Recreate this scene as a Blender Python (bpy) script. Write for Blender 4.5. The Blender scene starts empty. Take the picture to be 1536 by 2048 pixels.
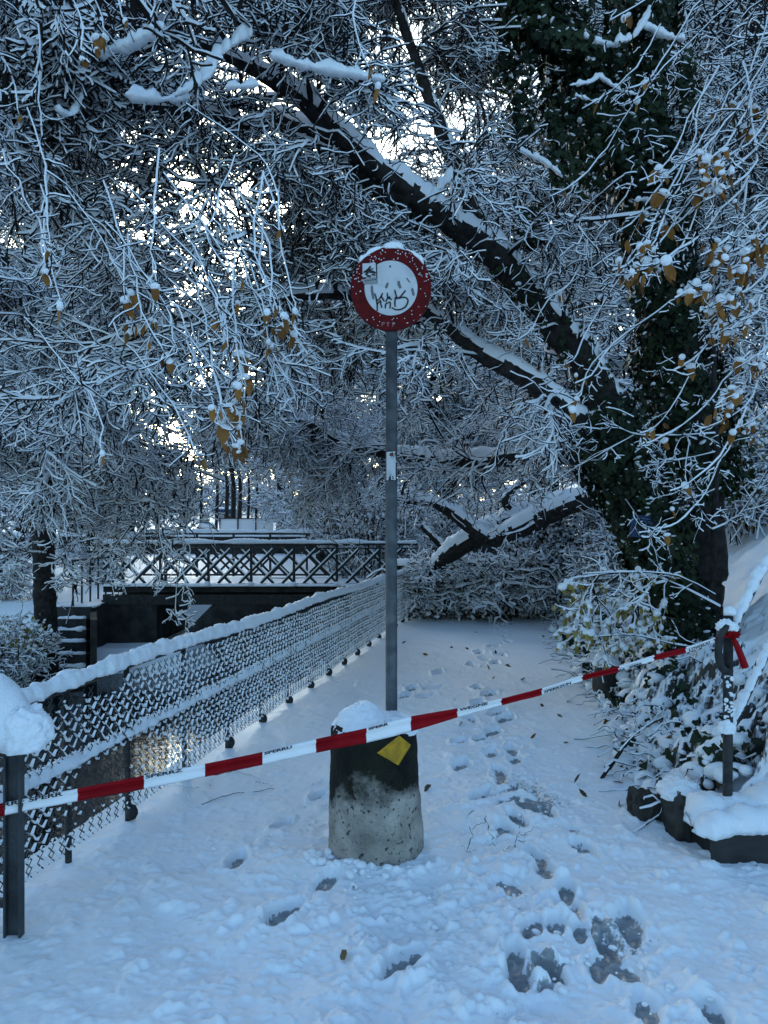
import bpy, math, random
import numpy as np
from mathutils import Vector
rng = np.random.default_rng(11)
random.seed(5)
SC = bpy.context.scene
COL = SC.collection

# ------------------------------------------------------------------ camera, sky, sun, exposure
F, CX, HOR, CAMZ = 1540.0, 768.0, 1060.0, 1.6
cam_d = bpy.data.cameras.new('camera'); cam = bpy.data.objects.new('camera', cam_d); COL.objects.link(cam)
cam.location = (0, 0, CAMZ); cam.rotation_euler = (math.radians(90), 0, 0)
cam_d.sensor_fit = 'VERTICAL'; cam_d.sensor_height = 24.0; cam_d.lens = 24.0 * F / 2048.0
cam_d.shift_y = (HOR - 1024.0) / 2048.0
cam_d.clip_start = 0.05; cam_d.clip_end = 3000
SC.camera = cam
SUN_EL, SUN_AZ = math.radians(17), math.radians(-13)     # azimuth measured from +Y towards +X
w = bpy.data.worlds.new("World"); SC.world = w; w.use_nodes = True
wn = w.node_tree.nodes; wl = w.node_tree.links
bg = wn['Background']; sky = wn.new('ShaderNodeTexSky'); sky.sky_type = 'NISHITA'
sky.sun_disc = False; sky.sun_elevation = SUN_EL; sky.sun_rotation = SUN_AZ
sky.air_density = 1.0; sky.dust_density = 3.0; sky.ozone_density = 2.0; sky.altitude = 400
tint = wn.new('ShaderNodeMix'); tint.data_type = 'RGBA'; tint.blend_type = 'MULTIPLY'; tint.inputs[0].default_value = 1.0; tint.inputs[7].default_value = (0.86, 1.0, 0.99, 1)
wl.new(sky.outputs[0], tint.inputs[6]); wl.new(tint.outputs[2], bg.inputs[0]); bg.inputs[1].default_value = 0.15
sun_d = bpy.data.lights.new('sun', 'SUN'); sun = bpy.data.objects.new('sun', sun_d); COL.objects.link(sun)
sun_d.energy = 0.5; sun_d.angle = math.radians(24); sun_d.color = (0.88, 0.97, 1.0)
sd = Vector((math.sin(SUN_AZ) * math.cos(SUN_EL), math.cos(SUN_AZ) * math.cos(SUN_EL), math.sin(SUN_EL)))
sun.rotation_euler = sd.to_track_quat('Z', 'Y').to_euler()
SC.view_settings.view_transform = 'Standard'; SC.view_settings.look = 'None'
SC.view_settings.exposure = 1.52; SC.view_settings.gamma = 1.0; SC.view_settings.use_curve_mapping = False
SC.render.engine = 'CYCLES'
SC.cycles.max_bounces = 4; SC.cycles.diffuse_bounces = 2; SC.cycles.glossy_bounces = 2
SC.cycles.transparent_max_bounces = 4; SC.cycles.use_denoising = True

def W(px, py, D):
    """the place that the photo shows at this pixel, D metres ahead"""
    return np.array([(px - CX) / F * D, D, CAMZ - (py - HOR) / F * D])
def G(px, py):
    return W(px, py, F * CAMZ / (py - HOR))

# ------------------------------------------------------------------ noise
def _h(ix, iy, iz, s):
    n = (ix.astype(np.int64) * 374761393 + iy.astype(np.int64) * 668265263 + iz.astype(np.int64) * 2147483647 + s * 974634777) & 0x7fffffff
    n = ((n ^ (n >> 13)) * 1274126177) & 0x7fffffff
    n = ((n ^ (n >> 16)) * 668265263) & 0x7fffffff
    return ((n ^ (n >> 15)) & 0xffff) / 65535.0
def vn(x, y, z=0.0, s=0):
    x = np.asarray(x, float); y = np.asarray(y, float) + 0 * x; z = np.asarray(z, float) + 0 * x
    ix, iy, iz = np.floor(x), np.floor(y), np.floor(z)
    fx, fy, fz = x - ix, y - iy, z - iz
    fx, fy, fz = [f * f * (3 - 2 * f) for f in (fx, fy, fz)]
    r = 0
    for a in (0, 1):
        for b in (0, 1):
            for c in (0, 1):
                wgt = (fx if a else 1 - fx) * (fy if b else 1 - fy) * (fz if c else 1 - fz)
                r = r + wgt * _h(ix + a, iy + b, iz + c, s)
    return r * 2 - 1
def fbm(x, y, z=0.0, s=0, o=4, g=.5):
    r, a, f = 0, 1.0, 1.0
    for k in range(o):
        r = r + a * vn(np.asarray(x) * f + k * 17.3, np.asarray(y) * f - k * 5.1, np.asarray(z) * f, s + k); a *= g; f *= 2.03
    return r
def sst(a, b, x):
    t = np.clip((x - a) / (b - a), 0, 1); return t * t * (3 - 2 * t)
def nrm(v):
    return v / np.maximum(np.linalg.norm(v, axis=-1, keepdims=True), 1e-9)

# ------------------------------------------------------------------ materials
def mat(name, col, rough=.8, col2=None, scale=8, bump=0., bscale=40, spec=.3, metal=0., thr=(.4, .6), coord='Object', detail=6):
    m = bpy.data.materials.new(name); m.use_nodes = True
    n, l = m.node_tree.nodes, m.node_tree.links
    b = n['Principled BSDF']; b.inputs['Roughness'].default_value = rough; b.inputs['Metallic'].default_value = metal
    b.inputs['Specular IOR Level'].default_value = spec
    b.inputs['Base Color'].default_value = (*col, 1)
    tc = n.new('ShaderNodeTexCoord')
    if col2 is not None:
        t = n.new('ShaderNodeTexNoise'); t.inputs['Scale'].default_value = scale; t.inputs['Detail'].default_value = detail
        r = n.new('ShaderNodeValToRGB'); r.color_ramp.elements[0].position = thr[0]; r.color_ramp.elements[1].position = thr[1]
        r.color_ramp.elements[0].color = (*col, 1); r.color_ramp.elements[1].color = (*col2, 1)
        l.new(tc.outputs[coord], t.inputs['Vector']); l.new(t.outputs['Fac'], r.inputs[0]); l.new(r.outputs[0], b.inputs['Base Color'])
    if bump:
        t2 = n.new('ShaderNodeTexNoise'); t2.inputs['Scale'].default_value = bscale; t2.inputs['Detail'].default_value = 8
        bp = n.new('ShaderNodeBump'); bp.inputs['Strength'].default_value = bump; bp.inputs['Distance'].default_value = .02
        l.new(tc.outputs[coord], t2.inputs['Vector']); l.new(t2.outputs['Fac'], bp.inputs['Height']); l.new(bp.outputs[0], b.inputs['Normal'])
    return m
SNOW = (.80, .83, .87)
M = {}
M['snow'] = mat('snow', SNOW, .55, bump=.35, bscale=90, spec=.35)
M['snowf'] = mat('snow_on_twigs', (.80, .82, .86), .6, spec=.2)
M['bark'] = mat('bark', (.012, .0105, .010), .95, (.03, .027, .025), 14, .9, 30)
M['twig'] = mat('twig_bark', (.013, .011, .010), .9)
M['ivy'] = mat('ivy_leaf', (.008, .016, .008), .6, (.020, .034, .014), 3, coord='Object', spec=.2)
M['gold'] = mat('golden_leaf', (.13, .052, .010), .6, (.30, .13, .024), 5, spec=.25, thr=(.35, .65))
M['olive'] = mat('yellow_green_leaf', (.16, .13, .03), .6, (.30, .24, .06), 5, spec=.25)
M['brown'] = mat('withered_leaf', (.05, .034, .02), .8, (.12, .085, .045), 4)
M['steel'] = mat('weathered_steel', (.028, .032, .036), .6, (.055, .06, .066), 9, .25, 60, spec=.5, metal=.35)
M['galv'] = mat('galvanised_steel', (.055, .063, .072), .6, (.10, .11, .12), 12, .15, 50, spec=.5, metal=.5)
M['dark'] = mat('dark_painted_iron', (.012, .013, .014), .6, (.03, .03, .03), 20, .3, 50)
M['wire'] = mat('fence_wire', (.035, .037, .04), .6)
M['red'] = mat('red_tape', (.20, .001, .004), .6, (.27, .002, .007), 5, .25, 12, spec=.12)
M['white'] = mat('white_tape', (.80, .80, .82), .45, bump=.25, bscale=12, spec=.4)
M['black'] = mat('black_print', (.012, .012, .014), .5)
M['signred'] = mat('sign_red', (.11, .003, .004), .6, (.07, .003, .004), 25, spec=.12)
M['signwhite'] = mat('sign_white', (.50, .51, .53), .6, (.36, .37, .38), 16, spec=.4, thr=(.45, .8))
M['smear'] = mat('dark_smear', (.12, .12, .13), .6)
M['grey'] = mat('grey_print', (.22, .24, .25), .6)
M['scratch'] = mat('scratch', (.45, .35, .35), .6)
M['yellow'] = mat('yellow_paint', (.50, .28, .012), .6, (.34, .19, .012), 26, .2, 60)
M['rust'] = mat('rusty_red_print', (.10, .02, .012), .6)
M['rock'] = mat('dark_rock', (.018, .017, .016), .85, (.05, .047, .042), 7, 1.0, 14)
M['masonry'] = mat('dark_masonry', (.018, .018, .019), .9, (.045, .044, .043), 3, .8, 10)
M['blue'] = mat('blue_sign', (.008, .035, .10), .5)
M['bluetext'] = mat('pale_blue_print', (.10, .17, .28), .5)
M['beige'] = mat('pale_plaster', (.36, .36, .36), .8, (.28, .28, .29), 2)
def water_mat():
    m = bpy.data.materials.new('canal_water'); m.use_nodes = True; n, l = m.node_tree.nodes, m.node_tree.links
    b = n['Principled BSDF']; b.inputs['Base Color'].default_value = (.006, .009, .010, 1); b.inputs['Roughness'].default_value = .08; b.inputs['IOR'].default_value = 1.33; b.inputs['Specular IOR Level'].default_value = .35
    t = n.new('ShaderNodeTexNoise'); t.inputs['Scale'].default_value = 5; t.inputs['Detail'].default_value = 4
    bp = n.new('ShaderNodeBump'); bp.inputs['Strength'].default_value = .3; bp.inputs['Distance'].default_value = .02
    tc = n.new('ShaderNodeTexCoord'); l.new(tc.outputs['Object'], t.inputs['Vector']); l.new(t.outputs['Fac'], bp.inputs['Height']); l.new(bp.outputs[0], b.inputs['Normal'])
    return m
M['water'] = water_mat()
def ground_mat():
    m = bpy.data.materials.new('snow_ground'); m.use_nodes = True; n, l = m.node_tree.nodes, m.node_tree.links
    b = n['Principled BSDF']
    tc = n.new('ShaderNodeTexCoord')
    def noise(sc, det=6):
        t = n.new('ShaderNodeTexNoise'); t.inputs['Scale'].default_value = sc; t.inputs['Detail'].default_value = det
        l.new(tc.outputs['Object'], t.inputs['Vector']); return t
    def mix(fac, a, c):
        x = n.new('ShaderNodeMix'); x.data_type = 'RGBA'
        if fac is not None: l.new(fac, x.inputs[0])
        for s, v in ((6, a), (7, c)):
            if isinstance(v, tuple): x.inputs[s].default_value = (*v, 1)
            else: l.new(v, x.inputs[s])
        return x.outputs[2]
    def math_(op, a, c):
        x = n.new('ShaderNodeMath'); x.operation = op
        for s, v in ((0, a), (1, c)):
            if isinstance(v, (int, float)): x.inputs[s].default_value = v
            else: l.new(v, x.inputs[s])
        return x.outputs[0]
    def ramp(src, a, c):
        x = n.new('ShaderNodeMapRange'); x.inputs[1].default_value = a; x.inputs[2].default_value = c; l.new(src, x.inputs[0]); return x.outputs[0]
    at = n.new('ShaderNodeAttribute'); at.attribute_name = 'wet'
    n1 = noise(45)
    wetf = ramp(math_('ADD', at.outputs['Fac'], math_('MULTIPLY', math_('SUBTRACT', n1.outputs['Fac'], .5), 1.5)), .50, .72)
    geo = n.new('ShaderNodeNewGeometry'); sx = n.new('ShaderNodeSeparateXYZ'); l.new(geo.outputs['True Normal'], sx.inputs[0])
    n2 = noise(4)
    steep = ramp(math_('ADD', sx.outputs[2], math_('MULTIPLY', math_('SUBTRACT', n2.outputs['Fac'], .5), .5)), .50, .34)
    slush = mix(noise(30).outputs['Fac'], (.07, .08, .09), (.44, .46, .48))
    earth = mix(noise(6).outputs['Fac'], (.014, .012, .010), (.04, .035, .028))
    at2 = n.new('ShaderNodeAttribute'); at2.attribute_name = 'bare'; steep = math_('MULTIPLY', steep, at2.outputs['Fac']); c = mix(wetf, SNOW, slush); c = mix(steep, c, earth)
    l.new(c, b.inputs['Base Color'])
    rr = n.new('ShaderNodeMapRange'); l.new(wetf, rr.inputs[0]); rr.inputs[3].default_value = .6; rr.inputs[4].default_value = .3; l.new(rr.outputs[0], b.inputs['Roughness'])
    n3 = noise(22, 10); n4 = noise(160, 3)
    bp = n.new('ShaderNodeBump'); bp.inputs['Strength'].default_value = .4; bp.inputs['Distance'].default_value = .010
    l.new(math_('ADD', n3.outputs['Fac'], math_('MULTIPLY', n4.outputs['Fac'], .35)), bp.inputs['Height']); l.new(bp.outputs[0], b.inputs['Normal'])
    return m
M['ground'] = ground_mat()
def bollard_mat():
    m = mat('mossy_concrete', (.34, .33, .30), .9, bump=.0); n, l = m.node_tree.nodes, m.node_tree.links
    b = n['Principled BSDF']; tc = n.new('ShaderNodeTexCoord'); sx = n.new('ShaderNodeSeparateXYZ'); l.new(tc.outputs['Object'], sx.inputs[0])
    def noise(sc, det=8):
        t = n.new('ShaderNodeTexNoise'); t.inputs['Scale'].default_value = sc; t.inputs['Detail'].default_value = det; l.new(tc.outputs['Object'], t.inputs['Vector']); return t.outputs['Fac']
    def mr(src, a, c):
        x = n.new('ShaderNodeMapRange'); x.inputs[1].default_value = a; x.inputs[2].default_value = c; l.new(src, x.inputs[0]); return x.outputs[0]
    def mix(f, a, c):
        x = n.new('ShaderNodeMix'); x.data_type = 'RGBA'; l.new(f, x.inputs[0])
        for s, v in ((6, a), (7, c)):
            if isinstance(v, tuple): x.inputs[s].default_value = (*v, 1)
            else: l.new(v, x.inputs[s])
        return x.outputs[2]
    def ma(op, a, c):
        x = n.new('ShaderNodeMath'); x.operation = op
        for s, v in ((0, a), (1, c)):
            if isinstance(v, (int, float)): x.inputs[s].default_value = v
            else: l.new(v, x.inputs[s])
        return x.outputs[0]
    base = mix(mr(noise(7), .35, .65), (.19, .175, .155), (.40, .37, .33))
    pits = mr(noise(38, 8), .38, .30); base = mix(pits, base, (.05, .047, .042))
    pits2 = mr(noise(75, 3), .36, .30); base = mix(pits2, base, (.09, .08, .07))
    hgt = ma('ADD', sx.outputs[2], ma('MULTIPLY', ma('SUBTRACT', noise(4), .5), .60))
    hgt = ma('ADD', hgt, ma('MULTIPLY', ma('SUBTRACT', noise(40), .5), .12))
    moss = mr(hgt, .22, .34)
    mcol = mix(mr(noise(9), .42, .62), (.004, .0045, .004), (.012, .014, .007))
    c = mix(moss, base, mcol); l.new(c, b.inputs['Base Color'])
    bp = n.new('ShaderNodeBump'); bp.inputs['Strength'].default_value = 1; bp.inputs['Distance'].default_value = .012
    l.new(ma('SUBTRACT', noise(60), ma('MULTIPLY', pits, 1.2)), bp.inputs['Height']); l.new(bp.outputs[0], b.inputs['Normal'])
    return m
M['bollard'] = bollard_mat()

# ------------------------------------------------------------------ mesh accumulation
def absloc(o):
    r = np.zeros(3)
    while o is not None: r = r + np.asarray(o.location, float); o = o.parent
    return r
class Acc:
    def __init__(s): s.v = []; s.q = []; s.qm = []; s.t = []; s.tm = []; s.n = 0
    def add(s, v, q=None, qm=0, t=None, tm=0):
        v = np.asarray(v, float).reshape(-1, 3)
        if q is not None and len(q):
            q = np.asarray(q, np.int64).reshape(-1, 4); s.q.append(q + s.n); s.qm.append(np.broadcast_to(np.asarray(qm, np.int32), (len(q),)).copy())
        if t is not None and len(t):
            t = np.asarray(t, np.int64).reshape(-1, 3); s.t.append(t + s.n); s.tm.append(np.broadcast_to(np.asarray(tm, np.int32), (len(t),)).copy())
        s.v.append(v); s.n += len(v)
    def build(s, name, mats, parent=None, smooth=False, origin=(0, 0, 0)):
        v = np.concatenate(s.v) - np.asarray(origin, float)
        q = np.concatenate(s.q) if s.q else np.zeros((0, 4), np.int64); t = np.concatenate(s.t) if s.t else np.zeros((0, 3), np.int64)
        mi = np.concatenate([np.concatenate(s.qm) if s.q else np.zeros(0, np.int32), np.concatenate(s.tm) if s.t else np.zeros(0, np.int32)])
        me = bpy.data.meshes.new(name)
        me.vertices.add(len(v)); me.vertices.foreach_set('co', v.astype(np.float32).ravel())
        me.loops.add(len(q) * 4 + len(t) * 3); me.loops.foreach_set('vertex_index', np.concatenate([q.ravel(), t.ravel()]).astype(np.int32))
        me.polygons.add(len(q) + len(t))
        st = np.concatenate([np.arange(len(q)) * 4, len(q) * 4 + np.arange(len(t)) * 3]).astype(np.int32)
        me.polygons.foreach_set('loop_start', st)
        me.polygons.foreach_set('material_index', mi.astype(np.int32))
        me.update(calc_edges=True)
        if smooth: me.polygons.foreach_set('use_smooth', np.ones(len(mi), bool))
        else: me.polygons.foreach_set('use_smooth', np.zeros(len(mi), bool))
        for m in ([mats] if isinstance(mats, str) else mats): me.materials.append(M[m])
        o = bpy.data.objects.new(name, me); COL.objects.link(o); o.location = origin
        if parent is not None:
            o.parent = parent; o.location = np.asarray(origin, float) - absloc(parent)
        return o
def tag(o, label=None, cat=None, group=None, kind=None):
    if label: o['label'] = label
    if cat: o['category'] = cat
    if group: o['group'] = group
    if kind: o['kind'] = kind
    return o
def thing(name, loc, label, cat, group=None):
    o = bpy.data.objects.new(name, None); COL.objects.link(o); o.location = tuple(float(c) for c in loc); o.empty_display_size = .1
    return tag(o, label, cat, group)

def smooth_path(pts, step):
    pts = np.asarray(pts, float); n = len(pts)
    P = np.vstack([2 * pts[0] - pts[1], pts, 2 * pts[-1] - pts[-2]])
    out = []
    for i in range(n - 1):
        k = max(2, int(np.linalg.norm(pts[i + 1, :3] - pts[i, :3]) / step)); t = np.linspace(0, 1, k, endpoint=False)[:, None]
        a, b, c, d = P[i], P[i + 1], P[i + 2], P[i + 3]
        out.append(.5 * (2 * b + (c - a) * t + (2 * a - 5 * b + 4 * c - d) * t ** 2 + (3 * b - a - 3 * c + d) * t ** 3))
    out.append(pts[-1:]); return np.vstack(out)
def frames(P):
    T = nrm(np.gradient(P, axis=-2)); Z = np.array([0, 0, 1.]); S = np.cross(T, Z); l = np.linalg.norm(S, axis=-1, keepdims=True)
    S = np.where(l > .08, S / np.maximum(l, 1e-6), np.array([1., 0, 0])); S = nrm(S - (S * T).sum(-1, keepdims=True) * T)
    U = np.cross(S, T); U = np.where(U[..., 2:3] < 0, -U, U)
    return T, S, U
def twigs(acc, P, R, H, rand=.6):
    """chains P (n,m,3), radii R (n,m): dark twig below, snow ridge of height H above"""
    n, m = R.shape; T, S, U = frames(P)
    hor = np.sqrt(np.clip(1 - T[..., 2] ** 2, 0, 1))
    cl = .5 + .5 * vn(P[..., 0] * 9, P[..., 1] * 9, P[..., 2] * 9, 3)
    h = H * (.36 + .74 * hor) * (1 - rand + 2 * rand * cl)
    Wd = (R + .33 * h)[..., None]; hh = h[..., None]; r = R[..., None]
    Z = np.array([0, 0, 1.])
    rl = np.maximum(r, np.minimum(.22 * hh, .0035)); V = np.stack([P - U * rl, P + S * Wd + U * (r * .5 + .12 * hh), P + U * r * .8 + (U * .5 + Z * .5) * hh, P - S * Wd + U * (r * .5 + .12 * hh)], 2)   # n,m,4,3
    base = (np.arange(n)[:, None] * m + np.arange(m - 1)[None]) * 4
    q = []; mi = []
    for a, mm in ((0, 0), (1, 1), (2, 1), (3, 0)):
        b = (a + 1) % 4
        q.append(np.stack([base + a, base + b, base + 4 + b, base + 4 + a], -1).reshape(-1, 4)); mi.append(np.full(n * (m - 1), mm))
    acc.add(V, np.concatenate(q), np.concatenate(mi))
def limb(acc, pts, nseg=14, snow=.05, step=.035, thr=.25, rough=.12, snow_mat=1, side=None):
    """a thick limb: pts rows (x,y,z,r). the faces that look up carry a raised layer of snow"""
    A = smooth_path(pts, step); P, R = A[:, :3], np.maximum(A[:, 3], .003)
    T, S, U = frames(P); m = len(P)
    for k in range(1, m):
        if (S[k] * S[k - 1]).sum() < 0: S[k] = -S[k]
    U = np.cross(S, T)
    if U[:, 2].mean() < 0: S = -S; U = -U
    th = np.arange(nseg) / nseg * 2 * np.pi
    dirs = np.cos(th)[None, :, None] * S[:, None] + np.sin(th)[None, :, None] * U[:, None]
    V0 = P[:, None] + dirs * R[:, None, None]
    nz = fbm(V0[..., 0] * 6, V0[..., 1] * 6, V0[..., 2] * 6, 7, 3)
    rr = R[:, None] * (1 + rough * nz)
    up = dirs[..., 2] + .22 * fbm(V0[..., 0] * 11, V0[..., 1] * 11, V0[..., 2] * 11, 9, 3)
    if side is not None: up = np.maximum(up, (dirs * np.asarray(side)).sum(-1) - .15 + .5 * fbm(V0[..., 0] * 3, V0[..., 1] * 3, V0[..., 2] * 3, 19, 3))
    sn = np.clip((up - thr) / .55, 0, 1) ** .6
    V = P[:, None] + dirs * (rr + 0 * sn)[..., None]
    hs = snow * sn * (.9 + .55 * fbm(V0[..., 0] * 7, V0[..., 1] * 7, V0[..., 2] * 7, 5, 4, .6))
    V = V + dirs * (hs * .5)[..., None]; V[..., 2] += hs * .7
    i = (np.arange(m - 1)[:, None] * nseg); a = np.arange(nseg)[None]; b = (np.arange(nseg) + 1) % nseg; b = b[None]
    q = np.stack([i + a, i + b, i + nseg + b, i + nseg + a], -1).reshape(-1, 4)
    sf = (sn[:-1] + sn[1:] + np.roll(sn, -1, 1)[:-1] + np.roll(sn, -1, 1)[1:]) / 4
    V = V.reshape(-1, 3); nv = len(V)
    caps = [[nv, (k + 1) % nseg, k] for k in range(nseg)] + [[nv + 1, (m - 1) * nseg + k, (m - 1) * nseg + (k + 1) % nseg] for k in range(nseg)]
    acc.add(np.vstack([V, P[:1], P[-1:]]), q, np.where(sf.ravel() > .12, snow_mat, 0), caps, 0)
    return P, R
def spawn(P, R, per, L, ang=.9, m=5, droop=.1, wig=.25, t0=.1, rs=.6, tip=.0022, flat=.6, r0=None, shrink=.45):
    N, k = R.shape; n = int(N * per); idx = rng.integers(0, N, n) if per != int(per) else np.repeat(np.arange(N), int(per)); n = len(idx)
    t = t0 + (1 - t0) * rng.random(n); u = t * (k - 1) * .999; i = u.astype(int); f = (u - i)[:, None]
    p = P[idx, i] * (1 - f) + P[idx, i + 1] * f; T = nrm(P[idx, i + 1] - P[idx, i]); r = R[idx, i] * (1 - f[:, 0]) + R[idx, i + 1] * f[:, 0]
    q = rng.normal(size=(n, 3)); q[:, 2] *= flat; q -= (q * T).sum(1, keepdims=True) * T; q = nrm(q)
    a = (ang * (.65 + .7 * rng.random(n)))[:, None]; d = np.cos(a) * T + np.sin(a) * q
    Ls = L * (.5 + .85 * rng.random(n)) * (1 - shrink * t); st = (Ls / (m - 1))[:, None]
    C = [p]; bend = rng.normal(size=(n, 3)) * .12
    for j in range(m - 1):
        d = nrm(d + rng.normal(size=(n, 3)) * wig + bend + np.array([0, 0, -droop])); p = p + d * st; C.append(p)
    C = np.stack(C, 1)
    rs_ = np.minimum(r * rs, r0 if r0 else 9); rs_ = np.maximum(rs_, tip * 1.3)
    Rc = rs_[:, None] + (tip - rs_[:, None]) * np.linspace(0, 1, m)[None] ** .8
    return C, Rc
def chain(pts, m):
    A = smooth_path(pts, .15); idx = np.linspace(0, len(A) - 1, m); i = np.minimum(idx.astype(int), len(A) - 2); f = (idx - i)[:, None]
    B = A[i] * (1 - f) + A[i + 1] * f; return B[None, :, :3], B[None, :, 3]

# templates ------------------------------------------------------------
LEAF_V = np.array([[0, 0, 0], [-.24, .05, -.32], [0, -.03, -.32], [.24, .05, -.32], [-.23, .09, -.66], [0, 0, -.68], [.23, .09, -.66], [.02, .1, -1.05]])
LEAF_Q = [[1, 4, 5, 2], [2, 5, 6, 3]]; LEAF_T = [[0, 1, 2], [0, 2, 3], [4, 7, 5], [5, 7, 6]]
_a = np.array([90, 40, 5, -40, -90, -140, -185, -220]) * np.pi / 180; _r = np.array([.25, .55, .75, .6, 1.0, .6, .75, .55])
IVY_V = np.vstack([[[0, 0, 0]], np.stack([np.cos(_a) * _r * .7, -.12 * _r, np.sin(_a) * _r * .8], 1)]); IVY_T = [[0, k, k % 8 + 1] for k in range(1, 9)]
def ico(n1=6, n2=4):
    v = [[0, 0, 1]]
    for j in range(1, n2):
        for k in range(n1):
            t = math.pi * j / n2; p = 2 * math.pi * (k + .5 * (j % 2)) / n1; v.append([math.sin(t) * math.cos(p), math.sin(t) * math.sin(p), math.cos(t)])
    v.append([0, 0, -1]); t_ = []; L = len(v) - 1
    for k in range(n1):
        k2 = (k + 1) % n1; t_.append([0, 1 + k, 1 + k2]); t_.append([L, L - n1 + k2, L - n1 + k])
        for j in range(n2 - 2):
            a, b, c, d = 1 + j * n1 + k, 1 + j * n1 + k2, 1 + (j + 1) * n1 + k, 1 + (j + 1) * n1 + k2
            t_ += [[a, c, b], [b, c, d]]
    return np.array(v, float), t_
BLOB_V, BLOB_T = ico(7, 5)
MED_V, MED_T = ico(10, 8)
BIG_V, BIG_T = ico(84, 54)
def rotz(a):
    c, s = np.cos(a), np.sin(a); z = 0 * a; o = z + 1
    return np.stack([np.stack([c, -s, z], -1), np.stack([s, c, z], -1), np.stack([z, z, o], -1)], -2)
def tilt(n, amt):
    ax = rng.normal(size=(n, 3)) * amt; a = np.linalg.norm(ax, axis=1) + 1e-9; k = ax / a[:, None]
    K = np.zeros((n, 3, 3)); K[:, 0, 1] = -k[:, 2]; K[:, 0, 2] = k[:, 1]; K[:, 1, 0] = k[:, 2]; K[:, 1, 2] = -k[:, 0]; K[:, 2, 0] = -k[:, 1]; K[:, 2, 1] = k[:, 0]
    return np.eye(3)[None] + np.sin(a)[:, None, None] * K + (1 - np.cos(a))[:, None, None] * (K @ K)
def place(acc, V, q, t, pos, Rm, sc, qm=0, tm=0):
    sc = np.asarray(sc, float); sc = sc[:, None] * np.ones(3) if sc.ndim == 1 else sc
    n = len(pos); X = np.einsum('nij,nkj->nki', Rm, V[None] * sc[:, None]) + pos[:, None]
    k = len(V); off = (np.arange(n) * k)[:, None, None]
    Q = (np.asarray(q)[None] + off).reshape(-1, 4) if q else None; Tt = (np.asarray(t)[None] + off).reshape(-1, 3) if t else None
    acc.add(X, Q, qm, Tt, tm)
def leaves(pos, size, parent, mt, name='leaves', snow=.8, spread=.35, snowsize=.3):
    n = len(pos); a = Acc(); s = size * (.7 + .55 * rng.random(n)); Rm = rotz(rng.random(n) * 6.28) @ tilt(n, spread)
    place(a, LEAF_V, LEAF_Q, LEAF_T, pos, Rm, s, 0, 0)
    k = rng.random(n) < snow; n2 = k.sum()
    if n2:
        b = s[k]; sc = np.stack([b * snowsize * (.8 + .5 * rng.random(n2)), b * snowsize * .7, b * snowsize * .7 * (.7 + .8 * rng.random(n2))], 1)
        place(a, BLOB_V, None, BLOB_T, pos[k] + np.array([0, 0, -.06]) * b[:, None], Rm[k], sc, 1, 1)
    return a.build(name, [mt, 'snowf'], parent, smooth=False)
def blobs(acc, pos, sc, mi=0):
    n = len(pos); place(acc, MED_V, None, MED_T, np.asarray(pos), rotz(rng.random(n) * 6.28) @ tilt(n, .25), np.asarray(sc), mi, mi)
def bigblob(acc, c, rad, seed, amp=.18, fr=2.2, flatz=-.3):
    V = BIG_V.copy(); d = 1 + amp * fbm(V[:, 0] * fr, V[:, 1] * fr, V[:, 2] * fr + seed, seed, 6, .52) + .35 * amp * np.clip(fbm(V[:, 0] * fr * 4, V[:, 1] * fr * 4, V[:, 2] * fr * 4, seed + 9, 3), 0, 1)
    V = V * d[:, None]; V[:, 2] = np.maximum(V[:, 2], flatz); acc.add(V * np.asarray(rad) + np.asarray(c), t=BIG_T)
def ridge(acc, pts, wd, ht, seed=1, step=.015, fr=12, mi=0, amp=.3):
    """a loaf of snow lying along pts"""
    pts = np.asarray(pts, float); P = smooth_path(np.c_[pts, np.zeros(len(pts))], step)[:, :3]; T, S, U = frames(P); m = len(P)
    Z = np.array([0, 0, 1.]); k = 11; th = np.linspace(-.25, np.pi + .25, k)
    s_ = np.r_[0, np.cumsum(np.linalg.norm(np.diff(P, axis=0), axis=1))]
    L = fbm(s_ * fr, seed * 3.3, 0, seed, 3); e = np.minimum(1, np.minimum(s_, s_[-1] - s_) / (ht * .8) + .25)
    Wp = wd * (1 + amp * .6 * L) * e; Hp = ht * (1 + amp * L) * e
    V = P[:, None] + S[:, None] * (np.cos(th)[None] * Wp[:, None])[..., None] + Z * (np.sin(th)[None] * Hp[:, None])[..., None]
    V += (.012 * fbm(V[..., 0] * 30, V[..., 1] * 30, V[..., 2] * 30, seed, 2))[..., None] * nrm(V - P[:, None])
    i = np.arange(m - 1)[:, None] * k; a = np.arange(k)[None]; b = (a + 1) % k
    q = np.stack([i + a, i + b, i + k + b, i + k + a], -1).reshape(-1, 4); nv = m * k
    caps = [[nv, j, (j + 1) % k] for j in range(k)] + [[nv + 1, (m - 1) * k + (j + 1) % k, (m - 1) * k + j] for j in range(k)]
    acc.add(np.vstack([V.reshape(-1, 3), P[:1] + Z * ht * .1, P[-1:] + Z * ht * .1]), q, mi, caps, mi)
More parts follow.
